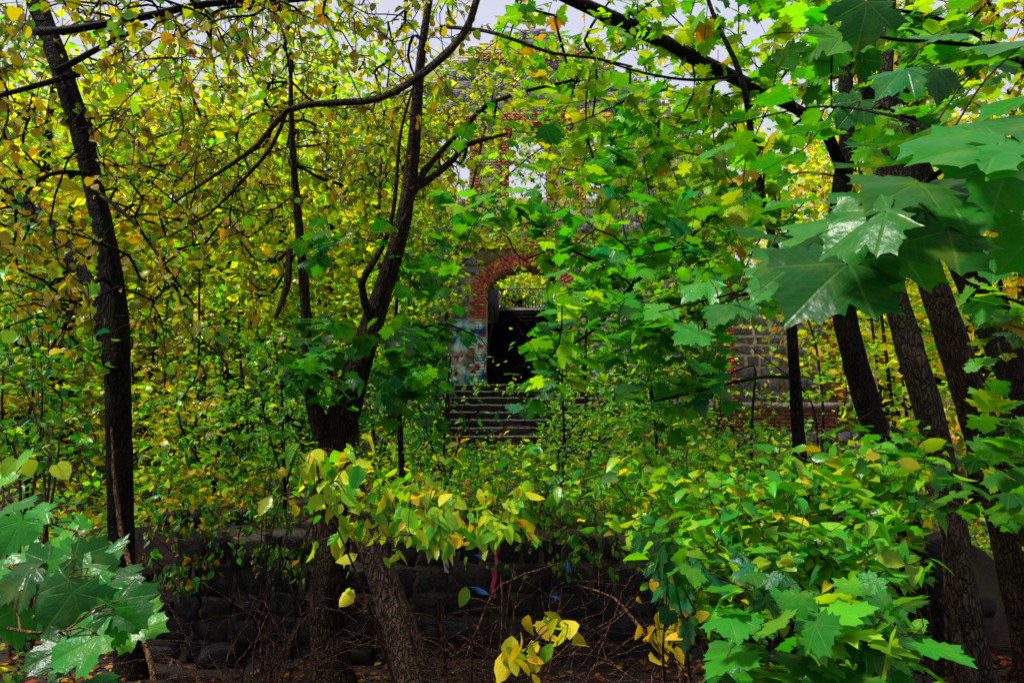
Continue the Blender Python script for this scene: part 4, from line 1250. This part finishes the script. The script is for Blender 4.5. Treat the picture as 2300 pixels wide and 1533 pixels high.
BEE = dict(green=1.5, mgreen=4, lime=4, yellow=2.4, yg=1.4, gold=.4)
shrub("beech_shrub", "green and yellow pointed-leaf spray arching across the centre below the steps", "shrub", 1080, 3.4,
      [(690, 1010, 880, 1120, 2.7, 3.2, 1.5), (780, 1090, 1050, 1200, 2.6, 3.1, 1.6), (850, 1180, 1040, 1230, 2.6, 3.0, .6), (1020, 1090, 1200, 1190, 2.8, 3.2, .8)], 165, 'ovate', .072, BEE, 3, 'hang', 5)
shrub("beech_shrub", "small drooping yellow and green leaf cluster low in the bottom centre", "shrub", 1330, 2.9,
      [(1250, 1310, 1330, 1370, 2.4, 2.6, .8), (1210, 1390, 1290, 1450, 2.3, 2.5, .9), (1150, 1440, 1210, 1480, 2.4, 2.6, .6)], 12, 'ovate', .075, dict(yellow=5, lime=2, mgreen=1), 2, 'hang', 3)
shrub("beech_shrub", "sparse yellow-leaved twig cluster right of the bottom centre", "shrub", 1500, 3.2,
      [(1450, 1310, 1560, 1460, 2.6, 3.0, 1)], 16, 'ovate', .065, dict(yellow=6, gold=2, lime=1), 2, 'hang', 3)
shrub("mixed_shrub", "dense green shrub with yellow leaves in the lower right middle", "shrub", 1560, 3.4,
      [(1400, 1040, 1700, 1240, 2.8, 3.8, 2), (1230, 1060, 1480, 1200, 3.0, 3.8, .5), (1550, 1210, 1760, 1420, 2.6, 3.4, 1.3)], 290, 'ovate', .070, dict(green=3, mgreen=5, lime=3.2, yellow=1.2, teal=.4), 4, 'mix', 6)
shrub("mixed_shrub", "tall leafy shrub in front of the dark leaning trunks at lower right", "shrub", 1880, 3.6,
      [(1700, 1010, 2080, 1200, 2.8, 3.8, 2), (1750, 1180, 2080, 1330, 2.6, 3.4, 1.5)], 250, 'ovate', .080, dict(green=4, mgreen=4.5, lime=2, yellow=.8, dgreen=.5), 4, 'mix', 6)
shrub("maple_seedling", "broad-leaved green seedling hanging low at the bottom right", "shrub", 1840, 2.6,
      [(1620, 1340, 1900, 1500, 1.9, 2.4, 1.5), (1800, 1330, 2080, 1460, 1.9, 2.4, 1.2), (1980, 1420, 2120, 1510, 2.0, 2.4, .5)], 60, 'maple', .115, dict(green=4, mgreen=3, dgreen=1, lime=1), 2, 'flat', 4)
shrub("ivy_trailer", "blue-green ivy-like leaves trailing left of the lower right shrubs", "vine", 1560, 3.0,
      [(1440, 1220, 1640, 1330, 2.5, 2.9, 1), (1700, 1280, 1860, 1370, 2.2, 2.6, .7)], 22, 'maple', .085, dict(teal=5, dgreen=2, green=1), 2, 'hang', 4)
shrub("broadleaf_shrub", "broad-leaved maple shoot at right beside the pale grey-brown trunk", "shrub", 2050, 4.0,
      [(2080, 1000, 2330, 1180, 2.6, 3.4, 1.2), (1900, 900, 2120, 1060, 3.4, 4.2, 1.2), (1850, 940, 2050, 1120, 3.4, 4.2, .9)], 46, 'maple', .13, dict(green=4, dgreen=2, mgreen=1.5, teal=.6), 2, 'flat', 4)
shrub("bramble", "low green bramble mass along the top of the dark retaining wall, centre", "shrub", 1200, 6.9,
      [(1020, 1040, 1420, 1190, 6.2, 8.0, 2), (900, 1000, 1250, 1090, 7, 9, 1.2)], 220, 'ovate', .07, dict(green=4, mgreen=3, dgreen=2, lime=1.2, yellow=.6), 4, 'mix', 6)
shrub("bramble", "low green bramble mass along the top of the dark wall, right of centre", "shrub", 1600, 6.9,
      [(1400, 990, 1760, 1130, 6.0, 8.0, 2), (1300, 920, 1620, 1010, 7, 10, 1.4)], 240, 'ovate', .075, dict(green=4, mgreen=3, dgreen=1.5, lime=1.5, yellow=1), 4, 'mix', 6)
shrub("stair_shrub", "small-leaved shrub with yellow flecks crowding the steps on their right", "shrub", 1330, 13.2,
      [(1210, 840, 1500, 960, 11.5, 14, 2), (1260, 930, 1560, 1010, 10, 13, 1.4)], 240, 'ovate', .085, dict(green=3, mgreen=3, lime=2.4, yellow=1.6, gold=.8, dgreen=1.5), 4, 'mix', 6, .002, .012)
shrub("stair_shrub", "dark green shrub crowding the steps on their left", "shrub", 960, 12.2,
      [(860, 840, 1010, 1010, 10.5, 13.5, 2), (900, 985, 1230, 1060, 9, 13, 2.0), (1000, 845, 1090, 890, 13, 14, .3)], 270, 'ovate', .085, dict(green=4, dgreen=3, mgreen=2, lime=1.2, yellow=.7, teal=.6), 4, 'mix', 6, .002, .012)
shrub("slope_shrub", "green undergrowth shrub on the left slope below the forked tree", "shrub", 520, 9.0,
      [(380, 880, 690, 1120, 7.5, 10, 2), (330, 1000, 560, 1180, 6.8, 8.5, 1)], 240, 'ovate', .085, dict(green=3, mgreen=4, lime=2.5, yellow=1.0, teal=.8), 4, 'mix', 6, .0018, .01)
shrub("slope_shrub", "yellow-leaved undergrowth shrub beside the slim left trunk", "shrub", 400, 7.6,
      [(310, 1010, 520, 1180, 6.6, 8.0, 2), (300, 860, 460, 1010, 7.5, 9.5, 1.2)], 120, 'round', .085, dict(yellow=4, gold=2, yg=2, lime=1), 3, 'mix', 5, .0018, .01)
shrub("slope_shrub", "shaded green shrub at the left edge below the second stem", "shrub", 110, 6.2,
      [(-60, 760, 240, 1040, 5.2, 7.5, 2), (-60, 560, 120, 800, 5.2, 7.5, .8)], 190, 'ovate', .09, dict(green=3, dgreen=2, mgreen=2, lime=1.5, teal=1, yg=1), 4, 'mix', 6, .0018, .01)
shrub("slope_shrub", "orange-flecked bush behind the left trunk, farther up the slope", "shrub", 200, 9.5,
      [(80, 900, 400, 1020, 9, 11.5, 2), (-40, 830, 240, 960, 9, 12, 1)], 160, 'ovate', .09, dict(gold=2, orange=1.5, yellow=2, lime=1.5, green=1.5, mgreen=2), 4, 'mix', 6, .002, .012)
shrub("slope_shrub", "thicket of pale green leaves right of the thin upright stem", "shrub", 790, 11.5,
      [(690, 640, 900, 830, 10.5, 13.5, 2), (560, 620, 700, 820, 10, 13, 1.4)], 220, 'round', .10, dict(lime=3, yg=3, mgreen=2, yellow=1.5, gold=.5), 4, 'mix', 6, .002, .014)
shrub("wall_creeper", "yellow-flecked creeper spilling over the long brick parapet", "vine", 1640, 14.9,
      [(1560, 900, 1740, 1000, 14.4, 15.0, 2), (1500, 950, 1640, 1010, 14, 15, 1)], 90, 'ovate', .10, dict(gold=2, yellow=2.5, orange=.6, lime=1.5, mgreen=1), 3, 'mix', 5, .002, .01)

shrub("wall_ivy", "dark ivy and twigs hanging over the left top edge of the retaining wall", "vine", 520, 6.55,
      [(330, 1120, 720, 1215, 6.0, 6.8, 2), (330, 1220, 520, 1330, 5.8, 6.2, .8), (560, 1230, 700, 1300, 5.9, 6.2, .5)], 190, 'ovate', .062, dict(dgreen=3, green=2, mgreen=1.5, yellow=.8, gold=.8, brown=1.5), 4, 'hang', 9)
shrub("wall_ivy", "mixed green and yellow ivy hanging over the wall's top behind the prop stem", "vine", 1120, 6.55,
      [(820, 1130, 1420, 1215, 6.0, 6.8, 2), (1180, 1200, 1450, 1290, 5.8, 6.2, .6)], 230, 'ovate', .062, dict(dgreen=3, green=3, mgreen=2, lime=1.5, yellow=1), 3, 'hang', 7)
# taller saplings between the wall and the ruin
for (lab, px, d, top, w, pal, lf, sz, wd) in [
        ("thin bare-stemmed sapling with lime leaves left of the slim stem", 430, 8.5, 560, 150, dict(lime=3, yg=3, mgreen=2, yellow=1), 'round', .075, 9),
        ("thin sapling with green leaves between the left trunk and the thin stem", 560, 9.0, 640, 140, dict(green=3, mgreen=3, lime=2), 'ovate', .08, 9),
        ("thin sapling with yellow leaves close to the slim left trunk", 340, 10.0, 600, 130, dict(yellow=3, yg=3, gold=1, lime=2), 'round', .08, 9),
        ("dark slender sapling standing just left of the front steps", 960, 10.5, 600, 130, dict(green=3, mgreen=3, lime=2, yg=1), 'ovate', .08, 9),
        ("slender sapling with pale leaves between forked tree and steps", 850, 9.5, 640, 110, dict(lime=3, mgreen=2, yg=2, yellow=1), 'ovate', .08, 8),
        ("dark slender sapling standing just right of the front steps", 1330, 10.5, 640, 170, dict(green=3, mgreen=4, lime=2.5, yg=1), 'ovate', .085, 10),
        ("slender sapling in front of the long brick parapet", 1600, 10.5, 660, 150, dict(mgreen=3, lime=3, yg=2, yellow=1.2), 'ovate', .085, 9),
        ("slender sapling at the wing wall's right corner", 1840, 9.5, 700, 110, dict(mgreen=3, lime=3, yg=2, green=1), 'ovate', .085, 8),
        ("bushy sapling with mid-green leaves at the foot of the left slope", 480, 7.6, 760, 170, dict(green=2, mgreen=4, lime=2.5, yellow=.6), 'ovate', .075, 9),
        ("bushy green sapling in front of the forked tree's left side", 640, 7.0, 740, 130, dict(green=3, mgreen=3, dgreen=1.5, lime=1.5), 'ovate', .07, 8),
        ("bushy dark sapling just left of the lower steps", 1000, 8.4, 800, 110, dict(green=3, dgreen=2, mgreen=2.5, lime=1), 'ovate', .07, 8),
        ("bushy sapling covering the right half of the lower steps", 1260, 8.6, 800, 120, dict(green=3, mgreen=3.5, lime=2, yellow=.8), 'ovate', .07, 8),
        ("bushy sapling below the maple sapling's low branch", 1480, 8.0, 780, 150, dict(green=3, mgreen=4, lime=2, dgreen=1), 'ovate', .075, 9),
        ("bushy sapling left of the black upright sapling stem", 1690, 7.6, 840, 120, dict(green=3, mgreen=3.5, lime=2.4, yellow=.8), 'ovate', .075, 8),
        ("shaded sapling at the far left edge", 60, 7.5, 620, 150, dict(green=3, dgreen=2, mgreen=2, yg=1), 'ovate', .085, 10)]:
    gy = 1120 if d < 9 else (1075 if d < 9.6 else 1040)
    tree("slender_sapling", lab, "sapling", [[(px, gy, d, wd), (px+rng.normal(0, 14), gy-150, d, wd*.85), (px+rng.normal(0, 26), gy-300, d, wd*.7), (px+rng.normal(0, 30), top, d, wd*.5)],
         [(px, gy-30, d, wd*.6), (px+rng.normal(-40, 20), gy-180, d-.2, wd*.5), (px+rng.normal(-70, 30), top+80, d-.3, wd*.3)],
         [(px, gy-20, d, wd*.6), (px+rng.normal(40, 20), gy-170, d+.2, wd*.5), (px+rng.normal(70, 30), top+120, d+.2, wd*.3)]],
         'bark_dark', [(px-w, top, px+w, gy-150, d-1, d+1, 1.4), (px-w*1.1, gy-190, px+w*1.1, gy-30, d-1, d+1, 1)], 140, lf, sz, pal, 4, 'mix', 220, .0016, .009, bare=70)

# ------------------------------------------------------------------ bare twigs and brambles at the bottom
def bare(name, label, px, d, n, spanx, zmax, mat='twig_red', cat="bare bush"):
    b = at(px, 1480, d); b[2] = float(ground_h(b[0], b[1]))
    root = thing(name, label, cat, b)
    for k in range(n):
        a = rng.uniform(-1, 1); L = rng.uniform(.5, 1.0)
        f = b + np.array([rng.normal(0, .12), rng.normal(0, .1), -.03])
        tip = f + np.array([a*spanx, rng.normal(0, .25), zmax*rng.uniform(.3, 1)])
        m1 = f*.6 + tip*.4 + np.array([rng.normal(0, .08), rng.normal(0, .06), .25*zmax*rng.random()])
        m2 = f*.25 + tip*.75 + np.array([rng.normal(0, .08), rng.normal(0, .06), .2*zmax*rng.random()])
        P, r = smooth_path(np.array([f, m1, m2, tip]), np.array([.006, .0045, .003, .0015])*rng.uniform(.6, 1.2), .05)
        P = P + rng.normal(0, .006, P.shape)
        mb = MB(); tube(mb, P, r, 5, .05)
        for q in range(int(rng.integers(3, 7))):
            i = int(rng.integers(len(P)//3, len(P)-2))
            dr = unit(rng.normal(0, 1, 3)*np.array([1, .5, .7]) + unit(P[i+1]-P[i])*.8)
            L2 = rng.uniform(.12, .40)
            S, sr = smooth_path(np.array([P[i], P[i]+dr*L2*.5+rng.normal(0, .02, 3), P[i]+dr*L2+np.array([0, 0, -.05])]), np.array([.0025, .0018, .001]), .04)
            tube(mb, S, sr, 4)
        link_mesh("twig", mb.mesh("twig", True, b), M[mat], root)
    return root
bare("bare_bramble", "tangle of bare brown twigs before the retaining wall, bottom centre", 1180, 4.4, 30, 1.0, 1.0)
bare("bare_bramble", "tangle of bare brown twigs left of the forked tree's foot", 560, 4.9, 26, 1.0, .9)
bare("bare_bramble", "arching reddish stems right of the bottom centre", 1480, 3.6, 20, .8, .8)
bare("bare_bramble", "fine bare twigs right of the leaning prop stem", 1030, 4.8, 14, .5, .8)
bare("bare_bramble", "low bare stems under the lower right shrubs", 1800, 3.2, 10, .7, .5, 'twig')
bare("bare_bramble", "thin upright bare stems rising in front of the block pile", 620, 5.6, 16, .6, 2.0, 'twig')

def single(name, label, cat, spec, mat, sides=7):
    P, r = limb_pts(spec, .06)
    mb = MB(); tube(mb, P + rng.normal(0, .003, P.shape), r, sides, .05)
    b = P[0].copy()
    o = link_mesh(name, mb.mesh(name, True, b), M[mat], None, b)
    tag(o, label, cat)
single("climbing_stem", "pale brown woody climber running down the front of the slim left trunk", "vine", [(352, 1545, 4.9, 13), (325, 1440, 5.0, 12), (300, 1310, 5.2, 11), (270, 1180, 5.4, 10), (256, 1060, 5.45, 8), (250, 960, 5.5, 5)], 'twig_tan')
single("fallen_branch", "grey fallen log lying beside the slim left trunk", "log", [(310, 1300, 6.2, 26), (380, 1275, 6.3, 24), (430, 1255, 6.4, 20), (520, 1215, 6.5, 16), (600, 1165, 6.6, 10)], 'bark_brown', 9)
single("fallen_branch", "forked tan twig slanting across the bottom centre", "branch", [(1050, 1470, 3.6, 7), (1078, 1400, 3.6, 7), (1108, 1330, 3.6, 6), (1180, 1290, 3.5, 5), (1260, 1262, 3.4, 3)], 'twig_red')
single("fallen_branch", "long reddish stem curving down at the lower right of centre", "branch", [(1540, 1505, 2.8, 8), (1480, 1450, 2.9, 8), (1420, 1390, 3.0, 7), (1380, 1340, 3.1, 5), (1300, 1310, 3.2, 3)], 'twig_red')
single("pale_root", "pale violet-grey root snaking down near the bottom right trunk", "root", [(2190, 1545, 4.6, 16), (2165, 1480, 4.8, 15), (2150, 1420, 5.0, 14), (2140, 1370, 5.2, 11), (2110, 1345, 5.4, 7)], 'bark_pale')
single("hanging_vine", "dry grey vine stem hanging at the doorway's left jamb", "vine", [(1092, 668, 18.2, 4), (1108, 705, 18.1, 4), (1104, 735, 18.1, 4), (1098, 775, 18.1, 3), (1092, 850, 18.2, 3)], 'bark_pale', 5)

# ------------------------------------------------------------------ background trees and undergrowth
def bg_tree(label, px, d, h, rx, n, pal, tw=.3, lean=0.0, low=.25, size=.15, group=None, crown_bottom=None, name="background_tree"):
    b = at(px, 1000, d); b[2] = float(ground_h(b[0], b[1]))
    root = thing(name, label, "tree", b, group)
    P, r = smooth_path(np.array([b-[0, 0, .3], b+[lean*.3, 0, h*.35], b+[lean*.7, 0, h*.65], b+[lean, 0, h*.92]]), np.array([tw, tw*.8, tw*.5, tw*.15]), .5)
    mb = MB(); tube(mb, P, r, 9, .05); link_mesh("trunk", mb.mesh("trunk", True, b), M['bark_dark'], root)
    lm = MB(); nl = 12
    tips = []
    for k in range(nl):
        i = int(len(P)*(.3 + .65*k/nl)); a = rng.uniform(0, 6.28); L = rx*rng.uniform(.6, 1.0)
        t = P[i] + np.array([math.cos(a)*L, math.sin(a)*L, L*.45])
        Q, q = smooth_path(np.array([P[i], P[i]*.5+t*.5+[0, 0, .15], t]), np.array([r[i]*.5, r[i]*.3, .015]), .3)
        tube(lm, Q, q, 5); tips += list(Q[1:])
    link_mesh("limbs", lm.mesh("limbs", True, b), M['bark_dark'], root)
    # clumped leaves through the crown volume
    nc = 90
    u = rng.normal(0, 1, (nc, 3)); u = unit(u)*rng.random((nc, 1))**.4
    cz = h*(low + (1-low)/2); hz = h*(1-low)/2
    C = b + np.array([lean*.6, 0, cz]) + u*np.array([rx, rx, hz])
    C = np.vstack([C, np.array(tips)[rng.choice(len(tips), min(40, len(tips)), replace=False)]])
    k = rng.integers(len(C), size=n)
    sp = rng.uniform(.35, .75, len(C))
    Pp = C[k] + rng.normal(0, 1, (n, 3))*sp[k][:, None]*np.array([1, 1, .6])*(rx/2.6)
    Pp = Pp[Pp[:, 2] > ground_h(Pp[:, 0], Pp[:, 1]) + .1]
    L = leaves_at(Pp, unit(rng.normal(0, 1, Pp.shape)), 'tiny', size, palette(pal), 1, 'mix')
    cl = rng.uniform(.75, 1.25, (len(C), 1))
    put_leaves(L, root, 0, True)
    return root
LFT = dict(yg=5, lime=5, yellow=2.6, mgreen=2.6, gold=.5)
RGT = dict(gold=1.6, yellow=2.4, yg=3, orange=.3, lime=3, mgreen=2.5, olive=1)
MIDP = dict(lime=4, yg=3.5, mgreen=3, yellow=1.5, gold=.5)
specs = [("yellow-green tree filling the far left edge of the slope", 20, 13, 8.5, 2.8, 5200, LFT), ("bright lime tree behind the slim left trunk", 300, 16, 9, 3.2, 6000, LFT),
         ("golden tree rising left of the thin upright stem", 520, 15, 8, 2.6, 5200, YEL), ("tall lime-green tree at the gatehouse's left corner", 720, 17.2, 11, 2.6, 6200, LFT),
         ("reddish-topped tree high on the left slope", 160, 24, 13, 4.2, 6500, dict(yg=3, lime=3, gold=2, orange=1.2, red=.4, yellow=2)), ("pale tree far up the slope behind the thin stem", 600, 28, 14, 4.6, 6500, LFT),
         ("far tree on the crest at upper left", 380, 34, 15, 5.5, 6500, YGR), ("far tree on the crest beyond the left edge tree", -60, 30, 14, 5.0, 6000, LFT),
         ("golden tree right of the wing wall", 2010, 17, 9.5, 3.0, 6000, RGT), ("orange-gold tree at the right edge", 2260, 15, 9, 3.2, 6500, RGT), ("tall golden tree far behind the paired trunks", 2110, 25, 14, 4.4, 6500, RGT),
         ("far golden tree beyond the right edge", 2400, 24, 14, 4.5, 5500, RGT), ("lime tree behind the wing wall", 1790, 23, 11, 3.6, 6500, dict(lime=3, yg=3, gold=2, yellow=2, mgreen=1.5)), ("yellow-green tree behind the gatehouse seen through the arch", 1180, 27.5, 3.0, 2.4, 4500, LFT)]
specs += [("low golden tree filling the slope between the left stems", 150, 11.5, 5.0, 2.4, 5200, YEL), ("low lime thicket tree behind the forked tree", 640, 13.5, 5.5, 2.2, 5200, LFT),
          ("broad lime tree halfway up the left slope", 440, 20, 9, 4.0, 7500, LFT), ("dense yellow tree at left beyond the slim trunk", 90, 18, 9, 3.8, 7000, YEL), ("leafy tree tucked against the gatehouse's left wall", 830, 20.5, 10, 3.0, 6500, LFT),
          ("low golden thicket tree right of the paired trunks", 2190, 11.5, 5.0, 2.2, 5200, RGT), ("lime and gold tree far right behind the edge trunk", 2330, 19, 10, 3.8, 7000, RGT)]
for s in specs:
    bg_tree(s[0], s[1], s[2], s[3]*(.87 if s[2] > 15.5 else .95), s[4], s[5], s[6], tw=.12+s[2]*.006, lean=rng.normal(0, .6), low=.08, size=.13 + s[2]*.0035)
# saplings that veil the facade
tree("veil_tree", "fine-leaved yellow-green tree standing directly in front of the gatehouse wall", "tree",
     [[(1010, 990, 14, 12), (1000, 800, 14, 10), (1012, 640, 14, 9), (1060, 420, 14, 7), (1110, 200, 14, 5)],
      [(1005, 760, 14, 6), (960, 690, 14, 5), (1045, 585, 14.2, 5), (1150, 520, 14.4, 4), (1260, 470, 14.6, 3)],
      [(1030, 560, 14, 5), (950, 420, 14, 4), (900, 300, 14, 3)],
      [(1040, 500, 14, 5), (1180, 360, 14.5, 4), (1330, 260, 15, 3)]],
     'bark_pale', [(930, 480, 1260, 620, 12.5, 16.5, 3), (960, 110, 1300, 300, 13, 16.5, 1.9), (900, 280, 1000, 480, 13, 16, 1), (1240, 300, 1560, 560, 13, 16.5, 1.6), (1040, 290, 1330, 500, 13, 16, 1)],
     1400, 'round', .10, dict(lime=3.5, yg=3.5, yellow=2, mgreen=1.2, gold=.6), 4, 'mix', 300, .0025, .02)
tree("veil_tree", "slender green maple standing before the gatehouse wall on the right", "tree",
     [[(1480, 1000, 12.5, 14), (1470, 800, 12.5, 12), (1490, 560, 12.5, 10), (1470, 300, 12.5, 7), (1440, 80, 12.5, 4)],
      [(1478, 640, 12.5, 6), (1570, 560, 12.6, 5), (1680, 520, 12.8, 4)],
      [(1485, 480, 12.5, 5), (1390, 400, 12.6, 4), (1310, 330, 12.8, 3)],
      [(1474, 780, 12.5, 6), (1400, 690, 12.4, 5), (1330, 650, 12.2, 3)]],
     'bark_dark', [(1280, 560, 1640, 880, 11, 14, 3), (1480, 380, 1720, 600, 11.5, 14.5, 1.6), (1250, 220, 1600, 420, 12, 15, 1.0), (1300, 60, 1480, 220, 12, 15, .25)],
     800, 'maple', .14, dict(green=1.5, mgreen=4, lime=3.5, yg=1.2, dgreen=1), 3, 'mix', 300, .0025, .02)

tree("veil_tree", "fine-leaved lime tree standing before the gatehouse's left half", "tree",
     [[(880, 1010, 13, 13), (870, 800, 13, 11), (850, 560, 13, 9), (860, 300, 13, 6), (880, 100, 13, 4)],
      [(868, 700, 13, 6), (930, 600, 13.2, 5), (1000, 520, 13.4, 4)],
      [(855, 480, 13, 5), (780, 380, 13, 4), (740, 280, 13, 3)],
      [(860, 400, 13, 5), (960, 300, 13.5, 4), (1040, 240, 14, 3)]],
     'bark_pale', [(760, 460, 1040, 700, 12, 15.5, 2.4), (760, 230, 1080, 460, 12, 15.5, 1.8), (860, 640, 1000, 820, 12, 15, 1)],
     620, 'round', .10, dict(lime=4, yg=3, yellow=1.4, mgreen=2), 4, 'mix', 300, .0025, .02)

def undergrowth():
    """ground-cover leaves over the slopes: nobody could count them"""
    n = 68000
    y = rng.uniform(0, 1, n)**1.35*35 + 5.2
    x = rng.uniform(-.78, .78, n)*(y+1.5)
    bad = ((x > -3.3) & (x < 9.3) & (y > 15.2)) | ((np.abs(x-.3) < 2.7) & (y > 14.2)) | ((x > -3.5) & (x < 4.5) & (y < 6.62))
    bad |= (np.sin(x*1.1+.5)*np.sin(y*.9) + rng.normal(0, .35, n) < -.45)
    x, y = x[~bad], y[~bad]
    z = ground_h(x, y) + rng.random(len(x))**1.6*.65*np.clip(.4+.6*np.sin(x*2.1)*np.sin(y*1.7)+.3, .15, 1.2) + .02
    P = np.stack([x, y, z], 1)
    right = x > 5
    Lg = leaves_at(P[~right], unit(rng.normal(0, 1, (int((~right).sum()), 3))), 'tiny', .10, palette(dict(green=3, mgreen=3, lime=2.5, yg=1.5, yellow=1.8, gold=1.0, orange=.35, teal=.7)), 1, 'mix')
    Lr = leaves_at(P[right], unit(rng.normal(0, 1, (int(right.sum()), 3))), 'tiny', .10, palette(dict(green=2, mgreen=2, lime=2.5, yg=2, yellow=2.5, gold=2.5, orange=.8)), 1, 'mix')
    L = join_leaves([Lg, Lr])
    mb = MB()
    near = L['p'][:, 1] < 13
    for var in range(4):
        idx = np.where((L['var'] == var % 2) & (near == (var > 1)))[0]; V, F = LEAF['tiny' if var < 2 else 'ovate'][var % 2]
        W = (V[None, :, 0:1]*L['x'][idx][:, None] + V[None, :, 1:2]*L['y'][idx][:, None] + V[None, :, 2:3]*L['z'][idx][:, None])*L['s'][idx][:, None, None] + L['p'][idx][:, None]
        mb.add(W.reshape(-1, 3), (F[None] + (np.arange(len(idx))*len(V))[:, None, None]).reshape(-1, 3), np.repeat(L['c'][idx], len(V), 0))
    o = link_mesh("undergrowth", mb.mesh("undergrowth"), M['leaf_far'])
    tag(o, "low green and yellow ground cover spreading over the slopes", "ground cover", kind="stuff")
undergrowth()
def litter():
    n = 26000
    y = rng.uniform(0, 1, n)**1.2*13 + 1.5
    x = rng.uniform(-.8, .8, n)*(y+1)
    ok = ~((y > WALL_Y-.15) & (y < WALL_Y+.4) & (x > -3.2) & (x < 3.7)) & (np.sin(x*2.3+1)*np.sin(y*2.9) + rng.normal(0, .5, n) > -.5)
    x, y = x[ok], y[ok]
    P = np.stack([x, y, ground_h(x, y) + .012 + rng.random(len(x))*.02], 1)
    st = int(520); i = rng.integers(0, 10, st); cxs = at(1180, 766, FACE_Y)[0]; zt0 = at(1150, 866, FACE_Y)[2]
    run = (FACE_Y - .1 - 14.6)/10; rz = (zt0-1.5)/10
    Ps = np.stack([cxs + rng.uniform(-1.7, 1.7, st), 14.6 + i*run + rng.random(st)**.5*run, 1.5+(i+1)*rz + .012 + rng.random(st)*.02], 1)
    P = np.concatenate([P, Ps])
    d = rng.normal(0, 1, P.shape); d[:, 2] *= .15; d = unit(d)
    nr = rng.normal(0, .22, P.shape) + np.array([0, 0, 1]); xx = unit(np.cross(d, nr)); zz = np.cross(xx, d)
    s = rng.uniform(.04, .09, len(P))
    c = pick(palette(dict(brown=5, ochre=1.2, orange=1.4, red=2.2, gold=.7, yellow=.35)), len(P))*rng.uniform(.25, .8, (len(P), 1))
    V, F = leaf_tiny(.36)
    W = (V[None, :, 0:1]*xx[:, None] + V[None, :, 1:2]*d[:, None] + V[None, :, 2:3]*zz[:, None])*s[:, None, None] + P[:, None]
    mb = MB(); mb.add(W.reshape(-1, 3), (F[None] + (np.arange(len(P))*len(V))[:, None, None]).reshape(-1, 3), np.repeat(c, len(V), 0))
    o = link_mesh("leaf_litter", mb.mesh("leaf_litter"), M['litter'])
    tag(o, "brown and orange fallen leaves scattered over the soil", "leaf litter", kind="stuff")
litter()
